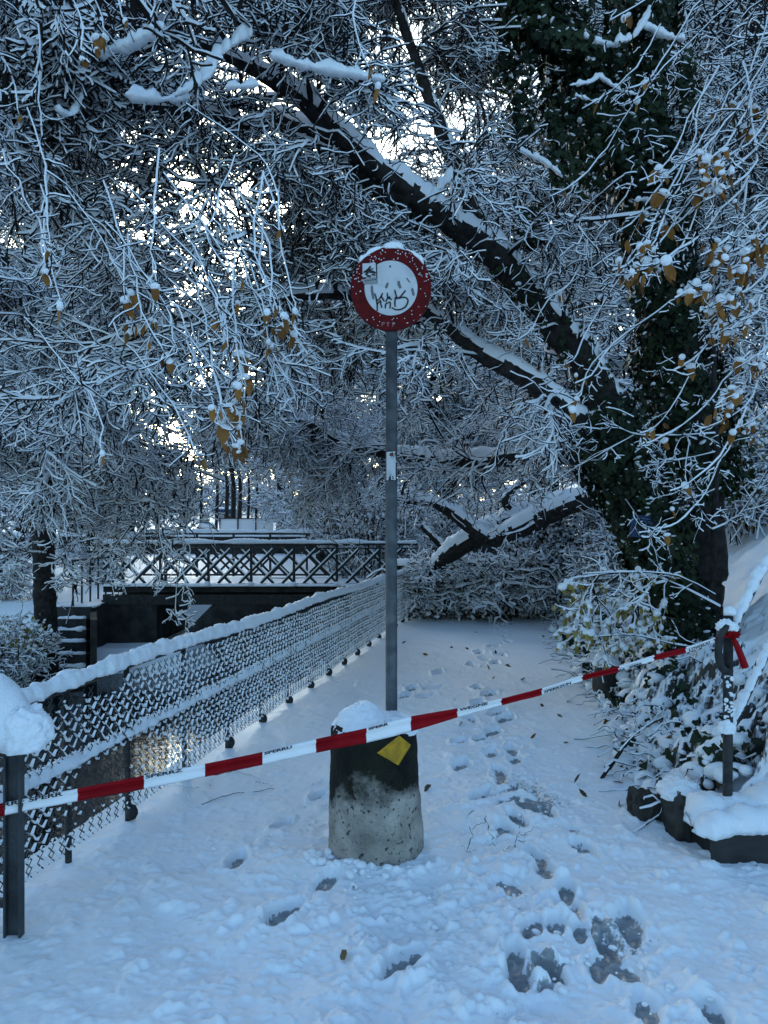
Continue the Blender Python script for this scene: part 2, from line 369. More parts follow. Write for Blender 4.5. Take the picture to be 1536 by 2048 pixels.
def pipe(acc, pts, r, n=10, mi=0, smooth=0):
    P = np.asarray(pts, float)
    if smooth: P = smooth_path(np.c_[P, P[:, :1]], smooth)[:, :3]
    m = len(P); T = nrm(np.gradient(P, axis=0)); ref = np.array([0, 0, 1.]) if abs(T[0, 2]) < .9 else np.array([1., 0, 0])
    S = nrm(np.cross(T, ref)); U = np.cross(S, T); th = np.arange(n) / n * 2 * np.pi; r = np.broadcast_to(np.asarray(r, float), (m,))
    V = P[:, None] + (np.cos(th)[None, :, None] * S[:, None] + np.sin(th)[None, :, None] * U[:, None]) * r[:, None, None]
    i = np.arange(m - 1)[:, None] * n; a = np.arange(n)[None]; b = (a + 1) % n
    q = np.stack([i + a, i + b, i + n + b, i + n + a], -1).reshape(-1, 4); nv = m * n
    caps = [[nv, j, (j + 1) % n] for j in range(n)] + [[nv + 1, (m - 1) * n + (j + 1) % n, (m - 1) * n + j] for j in range(n)]
    acc.add(np.vstack([V.reshape(-1, 3), P[:1], P[-1:]]), q, mi, caps, mi)
def box(acc, c, d, ax=(1, 0, 0), mi=0, up=(0, 0, 1)):
    ax = nrm(np.asarray(ax, float)); up = np.asarray(up, float); ay = nrm(np.cross(up, ax)); az = np.cross(ax, ay); c = np.asarray(c, float); d = np.asarray(d, float) / 2
    V = [c + sx * d[0] * ax + sy * d[1] * ay + sz * d[2] * az for sx in (-1, 1) for sy in (-1, 1) for sz in (-1, 1)]
    acc.add(V, [[0, 1, 3, 2], [4, 6, 7, 5], [0, 4, 5, 1], [2, 3, 7, 6], [0, 2, 6, 4], [1, 5, 7, 3]], mi)
def ribbon(acc, pts2, wd, fn, mi=0):
    """a painted stroke: 2-D polyline mapped to 3-D by fn"""
    P = smooth_path(np.c_[np.asarray(pts2, float), np.zeros((len(pts2), 2))], .006)[:, :2]; T = nrm(np.gradient(P, axis=0)); Nn = np.stack([-T[:, 1], T[:, 0]], 1)
    w_ = wd * (.75 + .35 * np.sin(np.linspace(.3, 2.8, len(P))))[:, None]
    V = np.stack([P + Nn * w_ / 2, P - Nn * w_ / 2], 1).reshape(-1, 2); m = len(P); i = np.arange(m - 1)[:, None] * 2
    acc.add(np.array([fn(a, b) for a, b in V]), (i + np.array([[0, 1, 3, 2]])), mi)
def text_mesh(name, body, size, fn, mt, parent, offset=0.):
    c = bpy.data.curves.new(name, 'FONT'); c.body = body; c.size = size; c.resolution_u = 3; c.offset = offset
    o = bpy.data.objects.new(name + '_tmp', c); COL.objects.link(o); dg = bpy.context.evaluated_depsgraph_get(); dg.update()
    me = bpy.data.meshes.new_from_object(o.evaluated_get(dg)); bpy.data.objects.remove(o); me.name = name
    for v in me.vertices: v.co = Vector(fn(v.co.x, v.co.y)) - Vector(absloc(parent))
    me.materials.clear(); me.materials.append(M[mt]); ob = bpy.data.objects.new(name, me); COL.objects.link(ob); ob.parent = parent
    return ob

# ------------------------------------------------------------------ terrain
def fenceX(y): return -2.24 + .19 * y
def edgeR(y): return .95 + .155 * y + .10 * fbm(y * .9, 3.3, 0, 31, 3)
PR = 3.072; prints = []
for (x, y) in [(210,700),(345,705),(390,655),(260,655),(415,570),(660,660),(735,700),(660,755),(780,820),(605,860),(830,855),(755,940),(555,995),(680,985),(740,1075),(870,1055),(890,1110),(560,1150),(800,1190),(800,1240),(880,1270),(980,1310),(680,1350),(960,1415),(1030,1440),(900,1480),(830,1540),(630,520),(700,485),(765,505),(760,410),(670,445),(800,460),(850,375),(820,340),(810,305),(810,275),(870,265),(1080,1440)]:
    prints.append((740 + x / PR, 1160 + y / PR, 1.0))
PR = 1.352
for (x, y, s) in [(100,103,1),(340,155,1),(225,250,1.2),(560,375,1.25),(650,285,.6),(905,95,1.1),(1030,72,1.1),(840,168,.9),(935,132,1),(990,190,1),(1000,240,1),(900,300,1),(960,290,1),(1160,282,1.3),(1105,342,1.1),(1080,390,1),(1150,405,1),(850,378,.9),(858,430,1),(940,405,.9),(1210,512,1),(1385,530,.9),(1030,300,.8),(790,165,.6)]:
    prints.append((400 + x / PR, 1640 + y / PR, s))
for (x, y) in [(635,1590),(565,1645),(650,1755),(1620,1700)]: prints.append((x, y, .8))
def height(X, Y, fine=True):
    X = np.asarray(X, float); Y = np.asarray(Y, float); z = .02 * fbm(X * .8, Y * .8, 0, 1, 3)
    e = edgeR(Y); s = X - e
    gate = sst(3.75, 4.05, Y - .0 * X)
    rise = .16 * sst(0, .22, s) + .60 * np.clip(s - .1, 0, None) + .03 * np.clip(s - .8, 0, 6) ** 2
    rise = np.minimum(rise, 6 + .1 * s); rise += sst(.05, .5, s) * .10 * fbm(X * 1.7, Y * 1.7, 0, 41, 4)
    z = z + gate * rise
    z = z + (1 - gate) * np.clip(X - 2.2, 0, None) * .1
    # canal on the left
    u = fenceX(Y) - X; cl = 1 - sst(22.5, 24, Y)
    dropf = sst(.22, .5, u); bank = np.maximum(sst(4.7, 5.3, u + .25 * fbm(X * .7, Y * .7, 0, 77, 3)) * sst(16.3, 17.0, Y), sst(7.5, 8.0, u + .1 * fbm(X * .7, Y * .7, 0, 77, 3)))
    zc = -2.0 + bank * .95 + sst(9.5, 12.5, u) * 1.0
    up = np.maximum(sst(16.6, 17.4, Y) * sst(8.0, 8.5, u), sst(21.3, 22.6, Y) * sst(1.2, 2.2, u))
    zc = zc + up * (-.05 - zc)
    z = z + cl * dropf * zc
    z = z + .45 * sst(26, 34, Y) * (X < 3) + 0
    far = sst(36, 60, Y); z = z + far * 1.1 + np.clip(Y - 55, 0, 60) * .06 + np.clip(Y - 120, 0, 400) * .04
    return z
def make_ground():
    xs = np.r_[-400, -200, -100, -60, -40, -30, np.arange(-24, -8, .6), np.arange(-8, -2.4, .12), np.arange(-2.3, 2.2, .008), np.arange(2.2, 3.4, .014), np.arange(3.4, 6, .04), np.arange(6, 14, .25), 16, 20, 30, 50, 90, 200, 400]
    ys = [-30, -10, -3, 0, 1, 1.6, 2.0]; y = 2.3
    while y < 60: ys.append(y); y *= (1.0026 if y < 7 else 1.0042 if y < 16 else 1.02)
    ys += [65, 75, 90, 120, 170, 250, 400]; ys = np.array(ys)
    X, Y = np.meshgrid(xs, ys); Z = height(X, Y)
    u = X - fenceX(Y); onpath = sst(-.35, .1, u); s = X - edgeR(Y)
    near = sst(14, 6, Y)
    # trampled, lumpy snow
    trod = sst(5.0, 3.0, Y) * sst(-1.5, -.4, X + .35 * (Y - 2.5)) * .9 + .15 + .5 * np.exp(-((X - (.35 + .17 * (Y - 4))) / .5) ** 2) * sst(9, 5, Y)
    lum = .020 * fbm(X * 3.5, Y * 3.5, 0, 51, 5, .5) + .026 * np.clip(fbm(X * 11, Y * 11, 0, 61, 4), .25, 1) + .008 * np.clip(fbm(X * 34, Y * 34, 0, 71, 2), 0, 1)
    Z = Z + onpath * lum * (trod * near + .15)
    Z = Z + sst(0.0, .25, s) * near * .04 * np.clip(fbm(X * 8, Y * 8, 0, 81, 3), -.2, 1) * (Y > 4)
    rg = fbm((X + .5 * Y) * 3.2, (Y - .5 * X) * 7.5, 0, 83, 4, .55); Z = Z + sst(-.05, .15, s) * sst(1.3, .6, s) * sst(3.9, 4.2, Y) * sst(13, 9, Y) * .15 * np.clip(rg + .1, -.45, .7)
    wet = np.zeros_like(X); Z0 = Z.copy(); cut, ins, rim = np.zeros_like(X), np.zeros_like(X), np.zeros_like(X)
    for (px, py, sc) in prints:
        g = G(px, py); D = g[1]; a = rng.normal() * .35 + (.35 if px < 1000 else -.05) + math.atan2(g[0], D) * .0
        i0, i1 = np.searchsorted(ys, [D - .35, D + .35]); j0, j1 = np.searchsorted(xs, [g[0] - .35, g[0] + .35])
        x = X[i0:i1, j0:j1] - g[0]; yy = Y[i0:i1, j0:j1] - D
        xr = x * math.cos(a) - yy * math.sin(a); yr = x * math.sin(a) + yy * math.cos(a)
        n_ = .20 * fbm(x * 11 + px, yy * 11 + py, 0, 5, 3); sc_ = sc * (.72 if D < 4.5 else .82 if D < 6 else 1.0)
        waist = .052 + .010 * np.cos(yr * 24)
        d = np.sqrt((xr / (waist * sc_)) ** 2 + (yr / (.135 * sc_)) ** 2) + n_
        Zs = Z0[i0:i1, j0:j1]; dep = .042 if sc > .7 else .018
        base = np.median(Zs) - dep if Zs.size else 0
        inside = sst(1.32, .80, d); lower = np.minimum(Zs, base + .006 * fbm(x * 40, yy * 40, 0, 9, 2)) - Zs
        F1 = cut[i0:i1, j0:j1]; np.minimum(F1, lower * inside, out=F1); F2 = ins[i0:i1, j0:j1]; np.maximum(F2, inside, out=F2)
        F3 = rim[i0:i1, j0:j1]; np.maximum(F3, (.012 + .007 * vn(x * 38, yy * 38, 0, 6)) * np.exp(-((d - 1.5) / .28) ** 2) * (.5 + .5 * sst(-.3, .3, fbm(x * 12, yy * 12, 0, 3, 2))), out=F3)
        if sc > .7: wet[i0:i1, j0:j1] = np.maximum(wet[i0:i1, j0:j1], sst(1.15, .75, d) * (.95 + .2 * vn(px, py)) * (1 if D < 7.8 else .95))
    Z = Z + cut + rim * (1 - ins)
    tr = np.exp(-((X - (.72 + .06 * (Y - 3.0))) / .30) ** 2) * sst(2.3, 2.6, Y) * sst(5.6, 4.2, Y) * onpath; pt = fbm(X * 3.2, Y * 4.0, 0, 93, 4, .6); pm = .9 * sst(.22, .45, pt) * tr; Z = Z - .030 * pm; wet = np.maximum(wet, pm * 1.1 * (Y > 2.2))
    ny, nx = X.shape; a = Acc(); i = np.arange(ny - 1)[:, None] * nx + np.arange(nx - 1)[None]
    a.add(np.stack([X, Y, Z], -1), np.stack([i, i + 1, i + nx + 1, i + nx], -1).reshape(-1, 4))
    o = a.build('ground', ['ground'], smooth=True); tag(o, kind='structure')
    bare = np.maximum(sst(-.05, .0, X - edgeR(Y)) * sst(3.7, 3.9, Y), sst(.15, .3, fenceX(Y) - X)); at = o.data.attributes.new('bare', 'FLOAT', 'POINT'); at.data.foreach_set('value', bare.ravel().astype(np.float32)); at = o.data.attributes.new('wet', 'FLOAT', 'POINT'); at.data.foreach_set('value', wet.ravel().astype(np.float32))
make_ground()
a = Acc(); ys_ = np.linspace(-5, 23.4, 30)
V = [[fenceX(y) - .3, y, -1.5] for y in ys_] + [[fenceX(y) - 8.3, y, -1.5] for y in ys_]
a.add(V, [[k + 30, k, k + 1, k + 31] for k in range(29)]); tag(a.build('water', ['water']), kind='structure')
def crumbs():
    n = 650; k = rng.integers(0, len(prints), n); c = np.array([G(p[0], p[1]) for p in prints])[k]; th = rng.random(n) * 6.28; r = .17 + .16 * rng.random(n) ** 1.5
    X = c[:, 0] + r * np.cos(th) * .8; Y = c[:, 1] + r * np.sin(th); n2 = 70; th = 3.4 + 1.6 * rng.random(n2) ** 1.6; r2 = .25 + .13 * rng.random(n2) ** 1.5; X = np.r_[X, -.036 + r2 * np.cos(th)]; Y = np.r_[Y, 3.92 + r2 * np.sin(th)]
    sc = np.r_[.003 + .012 * rng.random(n) ** 3, .006 + .024 * rng.random(n2) ** 2.5]; Z = height(X, Y) + sc * .3 + np.r_[.004 + 0 * c[:, 0], .004 + np.zeros(n2)]
    a = Acc(); blobs(a, np.stack([X, Y, Z], 1), np.stack([sc * (1 + .6 * rng.random(len(sc))), sc, sc * .8], 1)); tag(a.build('snow_crumbs', ['snow'], smooth=True), 'small crumbs of kicked up snow around footprints and bollard', 'snow', kind='stuff')
def hz(x, y): return float(height(np.array([x]), np.array([y]))[0])

# ------------------------------------------------------------------ chain-link fence beside the path
def fz(y): return 0.0
FD = nrm(np.array([.19, 1.0, 0])); FH = .84
def fp(y, z): return np.array([fenceX(y), y, z])
fy0, fy1 = 2.0, 14.9
t = thing('chain_link_fence', fp(3.2, 0), 'long low chain link fence clogged with snow along the left of the path', 'fence')
zt = lambda y: FH + .012 * math.sin(y * 1.7)
a = Acc(); pipe(a, [fp(y, zt(y)) for y in np.linspace(fy0, fy1, 40)], .022); a.build('top_rail', ['dark'], t, True)
a = Acc(); pipe(a, [fp(y, .46) for y in np.linspace(fy0, fy1, 40)], .018); a.build('middle_rail', ['dark'], t, True)
a = Acc(); yy = np.linspace(fy0, fy1, 60); ridge(a, [fp(y, zt(y) + .012) for y in yy], .038, .060, 4, .015, 8, amp=.28); a.build('top_rail_snow', ['snow'], t, True)
a = Acc(); ridge(a, [fp(y, .468) + np.array([.012, 0, 0]) for y in yy], .026, .042, 6, .015, 9, amp=.35); a.build('middle_rail_snow', ['snow'], t, True)
py_ = [3.0, 3.72, 4.27] + list(np.arange(4.97, 14.9, .70))
for k, y in enumerate(py_):
    a = Acc(); b0 = fp(y, -.1) + np.array([.01, 0, 0]); pipe(a, [b0, fp(y, zt(y)) + np.array([0, 0, 0])], .016, 10)
    post = a.build('post', ['dark'], t, True)
    if k != 1:
        a = Acc(); c = fp(y, .035) + np.array([.03, 0, 0]); place(a, BLOB_V, None, BLOB_T, c[None], np.eye(3)[None], np.array([[.036, .036, .045]])); a.build('foot', ['dark'], post, True)
# diamonds: wires as zigzags, snow sitting in the lower corner of each cell
cw, ch = .082, .076; ncol = int((fy1 - fy0) * 1.018 / cw); nrow = int((FH - .05) / ch); zb = .055
a = Acc(); cols = np.arange(ncol); rows = np.arange(nrow * 2 + 1)
Xo = np.array([.028, -.005, 0])
def mp(s_, z):  # distance along fence, height
    s_ = np.asarray(s_); sag = .006 * fbm(s_ * 1.3, z * 3, 0, 3, 3)
    return np.stack([fenceX(fy0) + FD[0] * s_ + .03 + sag, fy0 + FD[1] * s_ + 0 * z, z + .010 * fbm(s_ * 1.1, z * 2, 0, 8, 2) + .006 * vn(s_ * 9, z * 9, 0, 4)], -1)
for ph in (0, 1):
    s0 = cols[:, None] * cw + (rows[None] % 2 == ph) * cw / 2 + (ph * 0)
    z0 = zb + rows[None] * ch / 2 + 0 * s0
    P = mp(s0 + 0 * z0, z0); r = .0026
    V = np.stack([P + [r, 0, r], P + [-r, 0, 0], P + [0, 0, -r * 1.6]], 2); n, m = s0.shape
    base = (np.arange(n)[:, None] * m + np.arange(m - 1)[None]) * 3
    a.add(V, np.concatenate([np.stack([base + k, base + (k + 1) % 3, base + 3 + (k + 1) % 3, base + 3 + k], -1).reshape(-1, 4) for k in range(3)]))
mesh = a.build('wire_mesh', ['wire'], t)
a = Acc()
S_, R_ = np.meshgrid(cols, np.arange(nrow * 2)); S_ = S_.ravel(); R_ = R_.ravel()
s0 = S_ * cw + np.where(R_ % 2 == 0, 0, cw / 2); z0 = zb + R_ * ch / 2
cover = 1.12 + .38 * fbm(s0 * 1.1, z0 * 4, 0, 91, 3) + .16 * rng.normal(size=len(s0)) - 1.3 * sst(.09, .03, np.abs(z0 - (FH - .04))) * (s0 < 2.2) - .4 * sst(.12, .02, np.abs(z0 - .43)) * (s0 < 3)
hole = ((s0 - 2.15) / .55) ** 2 + ((z0 - .24) / .17) ** 2; cover = np.where(hole < 1.2, cover - 1.0, cover)
cover += .1 * sst(3, 7, s0) + .5 * sst(.22, .10, z0) * (hole > 1.2); k = cover > .22; s0, z0, cv = s0[k], z0[k], np.clip(cover[k], .3, 1.25); n = len(s0)
hw = cw * .40 * np.minimum(cv, 1) * (.85 + .2 * rng.random(n)); hh = ch * .41 * np.minimum(cv, 1); dip = hh * (.42 + .2 * rng.random(n)); th = .006 + .005 * rng.random(n)
sk = rng.normal(size=n) * .15
V = []
for off in (-1, 1):
    for (ds, dz) in ((0, 0 * hh), (-hw, hh * (.95 + sk)), (-hw * .42, hh * .36), (hw * .42, hh * .34), (hw, hh * (.95 - sk))):
        p = mp(s0 + ds, z0 + dz + .002); p[:, 0] += off * th * (1 if np.ndim(ds) == 0 else .6); V.append(p)
V = np.stack(V, 1); off = (np.arange(n) * 10)[:, None, None]
fq = np.array([[0, 5, 6, 1], [1, 6, 7, 2], [2, 7, 8, 3], [3, 8, 9, 4], [4, 9, 5, 0]]); ft = np.array([[5, 7, 6], [5, 8, 7], [5, 9, 8], [0, 1, 2], [0, 2, 3], [0, 3, 4]])
a.add(V, (fq[None] + off).reshape(-1, 4), 0, (ft[None] + off).reshape(-1, 3), 0)
a.build('mesh_snow', ['snowf'], t)

# ------------------------------------------------------------------ steel barrier post at the left edge
p0 = W(28, 1868, 3.04); t = thing('barrier_post', p0, 'grey steel channel post under a fat heap of snow, far left', 'post')
a = Acc(); top = .80; ux = .034
for dx, wd_, dy in ((0, .068, .012), (-.030, .010, -.006), (.030, .010, -.006)): box(a, (p0[0] + dx * .99, p0[1] + dy, top / 2 - .05), (wd_ - .001, .012 if dx == 0 else .026, top + .1))
a.build('upright', ['steel'], t)
a = Acc(); pipe(a, [(p0[0] - 1.2, 3.05, .76), (p0[0] + .10, 3.05, .78)], .02); pipe(a, [(p0[0] - 1.2, 3.1, .10), (p0[0], 3.1, .10)], .02); a.build('rail', ['steel'], t, True)
a = Acc(); ridge(a, [(p0[0] - 1.2, 3.05, .79), (p0[0] - .15, 3.05, .80), (p0[0] + .085, 3.05, .785)], .13, .20, 14, .012, 5, amp=.25)
bigblob(a, (p0[0] + .045, 3.03, .80), (.10, .10, .12), 5, .2, 1.8, -.5); a.build('snow_heap', ['snow'], t, True)

crumbs()
# ------------------------------------------------------------------ bollard
BC = np.array([-.036, 3.92, 0]); BR0, BR1, BH = .243, .213, .625
t = thing('stone_bollard', BC, 'round tapered concrete bollard, mossy black on top, standing in the middle of the path', 'bollard')
def bp_(ang, z, off=0.):
    r = BR0 + (BR1 - BR0) * (z / BH) + off; return np.stack([BC[0] - .012 * z / BH + r * np.cos(ang), BC[1] + r * np.sin(ang), z], -1)
a = Acc(); nt, nz_ = 120, 70; zz = np.linspace(-.1, BH, nz_); th = np.arange(nt) / nt * 2 * np.pi; TH, ZZ = np.meshgrid(th, zz); V = bp_(TH, ZZ)
d = .004 * fbm(V[..., 0] * 20, V[..., 1] * 20, V[..., 2] * 20, 5, 4) + .008 * fbm(V[..., 0] * 3, V[..., 1] * 3, V[..., 2] * 3, 15, 2) - .02 * sst(BH - .03, BH, ZZ)
V = V + d[..., None] * np.stack([np.cos(TH), np.sin(TH), 0 * TH], -1); i = np.arange(nz_ - 1)[:, None] * nt; k = np.arange(nt)[None]; k2 = (k + 1) % nt
a.add(np.vstack([V.reshape(-1, 3), [BC + [0, 0, BH]]]), np.stack([i + k, i + k2, i + nt + k2, i + nt + k], -1).reshape(-1, 4), 0, [[nt * nz_, (nz_ - 1) * nt + q, (nz_ - 1) * nt + (q + 1) % nt] for q in range(nt)])
a.build('body', ['bollard'], t, True)
a = Acc(); bigblob(a, (BC[0] - .075, BC[1] - .03, BH - .025), (.135, .15, .125), 8, .13, 1.8, -.12); bigblob(a, (BC[0] + .07, BC[1] + .0, BH - .03), (.135, .16, .072), 11, .15, 2, -.12)
bigblob(a, (BC[0] - .03, BC[1] - .0, BH - .025), (.19, .19, .045), 13, .10, 3, -.3); a.build('snow_cap', ['snow'], t, True)
# yellow diamond way mark, following the round face
q4 = [(754, 1506), (799, 1471), (822, 1490), (797, 1531)]
def onb(px, py):
    D = 3.70
    for _ in range(6):
        p = W(px, py, D); r = BR0 + (BR1 - BR0) * p[2] / BH + .011; D = BC[1] - math.sqrt(max(1e-4, r * r - (p[0] - BC[0] + .012 * p[2] / BH) ** 2))
    return W(px, py, D)
a = Acc(); N = 12; V = []
for i_ in range(N + 1):
    for j_ in range(N + 1):
        u_, v_ = i_ / N, j_ / N; x = (1 - u_) * (1 - v_) * q4[0][0] + u_ * (1 - v_) * q4[1][0] + u_ * v_ * q4[2][0] + (1 - u_) * v_ * q4[3][0]; y = (1 - u_) * (1 - v_) * q4[0][1] + u_ * (1 - v_) * q4[1][1] + u_ * v_ * q4[2][1] + (1 - u_) * v_ * q4[3][1]
        V.append(onb(x, y))
g_ = np.arange(N)[:, None] * (N + 1) + np.arange(N)[None]; a.add(V, np.stack([g_, g_ + 1, g_ + N + 2, g_ + N + 1], -1).reshape(-1, 4)); mk = a.build('way_mark', ['yellow'], t, True); mk['label'] = 'scuffed yellow diamond'
ym = mk.modifiers.new('thick', 'SOLIDIFY'); ym.thickness = .004

# ------------------------------------------------------------------ sign on its pole
PX, PY = W(783, 1000, 4.02)[0], 4.02
t = thing('no_entry_sign', (PX, PY, .6), 'round red rimmed white sign with graffiti on a tall grey pole', 'traffic sign')
a = Acc(); pipe(a, [(PX, PY, .3), (PX - .001, PY, 1.5), (PX + .001, PY, 2.95)], .0305, 28); pole = a.build('pole', ['galv'], t, True)
SX, SZ = W(782, 577, 3.965)[0], W(782, 577, 3.965)[2]; SY = 3.965; SR = .2085
def sp(u, v, e=0.0): return np.array([SX + u, SY - .0025 - e + .06 * u * 0, SZ + v])
def disc(acc, r, y, n=72, mi=0, cx=0, cz=0, cut=None, rim=0):
    th = np.arange(n) / n * 2 * np.pi; x = np.cos(th) * r; z = np.sin(th) * r * 1.035
    if cut: z = np.minimum(z, cut[0] - cut[1] * x)
    V = [[SX + cx + p, y, SZ + cz + q_] for p, q_ in zip(x, z)]
    if rim: V2 = [[SX + cx + p, y + rim, SZ + cz + q_] for p, q_ in zip(x, z)]
    V.append([SX + cx, y, SZ + cz]); tr = [[n, k, (k + 1) % n] for k in range(n)]; acc.add(V, t=tr, tm=mi)
    if rim: acc.add(V[:n] + V2 + [[SX + cx, y + rim, SZ + cz]], [[k, n + k, n + (k + 1) % n, (k + 1) % n] for k in range(n)], mi, [[2 * n, n + (k + 1) % n, n + k] for k in range(n)], mi)
a = Acc(); disc(a, SR, SY, rim=.022); plate = a.build('sign_plate', ['signred'], t)
for p_ in plate.data.polygons: p_.use_smooth = False
plate['label'] = 'dark red rim'
a = Acc(); disc(a, .1365, SY - .002, cx=.0, cz=.002, cut=(.125, .62) and (.168, .62)); ctr = a.build('sign_face', ['signwhite'], plate)
cs = lambda x, y: ((x - 780) / 443 * SR, -(y - 640) / 443 * SR)
a = Acc()
for st in ([(600, 695), (615, 735), (622, 775), (630, 830), (628, 890)], [(624, 775), (655, 755), (690, 692)], [(630, 815), (665, 775), (668, 810), (682, 855)], [(672, 725), (690, 755), (708, 785)],
           [(716, 862), (722, 815), (735, 800)], [(740, 690), (745, 735), (790, 765)], [(722, 790), (745, 745), (775, 735)], [(735, 805), (770, 790), (772, 825), (768, 862)],
           [(820, 655), (830, 695), (845, 745)], [(828, 740), (822, 790), (824, 845)], [(846, 745), (880, 735), (940, 662)], [(858, 752), (915, 738), (955, 752), (966, 785), (935, 845), (880, 872), (825, 872), (788, 850)], [(826, 735), (850, 760)], [(770, 390), (772, 412)]):
    ribbon(a, [cs(*p) for p in st], .0075, lambda x, y: sp(x, y, .002))
a.build('graffiti', ['black'], ctr)
a = Acc()
for st, wd_ in (([(862, 560), (868, 600), (885, 640)], .014), ([(950, 525), (985, 575)], .006), ([(745, 580), (725, 640)], .012), ([(570, 610), (575, 680), (590, 760)], .012), ([(1010, 640), (1030, 720)], .012)): ribbon(a, [cs(*p) for p in st], wd_, lambda x, y: sp(x, y, .0012))
a.build('smears', ['smear'], ctr)
text_mesh('scratched_letters', 'F T P', .045, lambda x, y: sp(*(np.array(cs(672, 1062)) + [x * .75, y * .8]), .002), 'scratch', plate, -.0012)
def quad(acc, pts, e, mi=0): acc.add([sp(*cs(*p), e) for p in pts], [[0, 1, 2, 3]], mi)
a = Acc(); quad(a, [(468, 370), (612, 365), (618, 515), (470, 520)], .003); quad(a, [(612, 365), (628, 380), (632, 590), (618, 515)], .003, 1); quad(a, [(455, 545), (618, 518), (632, 588), (488, 598)], .0034, 2); stk = a.build('sticker', ['signwhite', 'black', 'grey'], ctr); stk['label'] = 'small black and white sticker'
a = Acc()
for st, wd_ in (([(480, 470), (525, 440), (560, 400)], .010), ([(505, 500), (530, 460), (575, 462), (612, 478)], .014), ([(540, 440), (590, 425)], .006), ([(565, 492), (612, 500)], .008), ([(515, 505), (560, 512)], .010)): ribbon(a, [cs(*p) for p in st], wd_, lambda x, y: sp(x, y, .004))
for k in range(5): ribbon(a, [cs(500 + k * 25, 562 - k * 4), cs(513 + k * 25, 560 - k * 4)], .006, lambda x, y: sp(x, y, .0045))
a.build('sticker_print', ['black'], stk)
a = Acc(); pp = [(SX + SR * 1.0 * math.cos(x), SY + .010, SZ + SR * 1.03 * math.sin(x)) for x in np.linspace(2.5, .62, 24)]; ridge(a, pp, .014, .017, 3, .006, 25, amp=.3)
bigblob(a, (SX + .012, SY + .01, SZ + SR * 1.03), (.055, .018, .030), 4, .2, 2, -.3)
n = 170; u_ = rng.random(n) * 2 * np.pi; v_ = SR * (.72 + .26 * rng.random(n)); kk = rng.random(n) < (.25 + .75 * (np.sin(u_) > .2)); u_, v_ = u_[kk], v_[kk]; n = len(u_)
blobs(a, np.stack([SX + v_ * np.cos(u_), np.full(n, SY - .002), SZ + v_ * np.sin(u_)], 1), np.stack([.0016 + .0035 * rng.random(n) ** 2, np.full(n, .0025), .0016 + .002 * rng.random(n)], 1)); a.build('snow', ['snow'], plate, True)
# sticker on the pole
def pp_(px, py, e=0.0005):
    p = W(px, py, PY - .03); dx = np.clip(p[0] - PX, -.0300, .0300); return np.array([PX + dx, PY - math.sqrt(.0305 ** 2 - dx ** 2 if abs(dx) < .0304 else 1e-6) - .0008 - e, p[2]])
def patch(acc, x0, y0, x1, y1, e, mi=0, sk=0.):
    n = 6; V = [pp_(x0 + (x1 - x0) * k / n + sk * j, (y0, y1)[j], e) for j in (0, 1) for k in range(n + 1)]; acc.add(V, [[n + 1 + k, n + 2 + k, k + 1, k] for k in range(n)], mi)
a = Acc(); patch(a, 772.2, 901, 793.5, 961, .0004, 0); patch(a, 773, 903.5, 791.3, 960, .0010, 1); patch(a, 779, 906.5, 787, 912, .0016, 2); patch(a, 782, 905, 793, 960.5, .0014, 0, -5)
s_ = a.build('pole_sticker', ['black', 'signwhite', 'rust'], pole)
for ch_, y_ in zip('IABEL', (911, 924, 936, 947.5, 959)):
    x_ = 786.5 - (y_ - 911) * .11
    text_mesh('sticker_letter', ch_, .036, lambda x, y, x_=x_, y_=y_: pp_(x_ + x * 360, y_ - y * 360, .0022), 'signwhite', s_, .0008)

# ------------------------------------------------------------------ stair post with handrails, right
RP = W(1455, 1605, 3.9); t = thing('handrail_post', RP, 'black iron post with snowy handrails climbing to the right', 'handrail')
topz = W(1458, 1232, 3.9)[2]
a = Acc(); pipe(a, [RP - [0, 0, .1], (RP[0] + .004, 3.9, topz)], .0245, 14); pst = a.build('post', ['dark'], t, True)
d_ = np.array([1.0, .85, 1.08]); h1 = W(1462, 1262, 3.9); h2 = W(1455, 1470, 3.9)
a = Acc(); pipe(a, [h1 + d_ * s__ for s__ in (0, .8, 1.6)], .021); up_r = a.build('rail', ['dark'], t, True)
a = Acc(); ridge(a, [h1 + [0, 0, .015] + d_ * s__ for s__ in (.02, .8, 1.6)], .026, .034, 6, .012, 8); a.build('snow', ['snow'], up_r, True)
a = Acc(); pipe(a, [h2 + [-.025, 0, 0], h2 + [0, 0, 0]] + [h2 + d_ * s__ for s__ in (.05, .8, 1.6)], .021); lo_r = a.build('rail', ['dark'], t, True)
a = Acc(); ridge(a, [h2 + [0, 0, .015] + d_ * s__ for s__ in (.0, .8, 1.6)], .025, .032, 7, .012, 8); bigblob(a, h2 + [-.01, -.01, .03], (.042, .04, .05), 2, .2); a.build('snow', ['snow'], lo_r, True)
a = Acc(); pipe(a, [W(1475, 1262, 3.9), W(1455, 1255, 3.86), W(1440, 1275, 3.84), W(1437, 1310, 3.84), W(1443, 1335, 3.85), W(1457, 1345, 3.88)], .019, 12, smooth=.01); a.build('rail_end', ['dark'], t, True)
a = Acc(); bigblob(a, W(1460, 1225, 3.9), (.030, .03, .030), 3, .15); bigblob(a, W(1456, 1256, 3.88), (.055, .045, .040), 9, .25); blobs(a, np.array([W(1449 + rng.random() * 20, 1350 + rng.random() * 95, 3.9 - .022) for _ in range(30)]), .004 + .009 * rng.random((30, 3))); a.build('post_snow', ['snow'], pst, True)

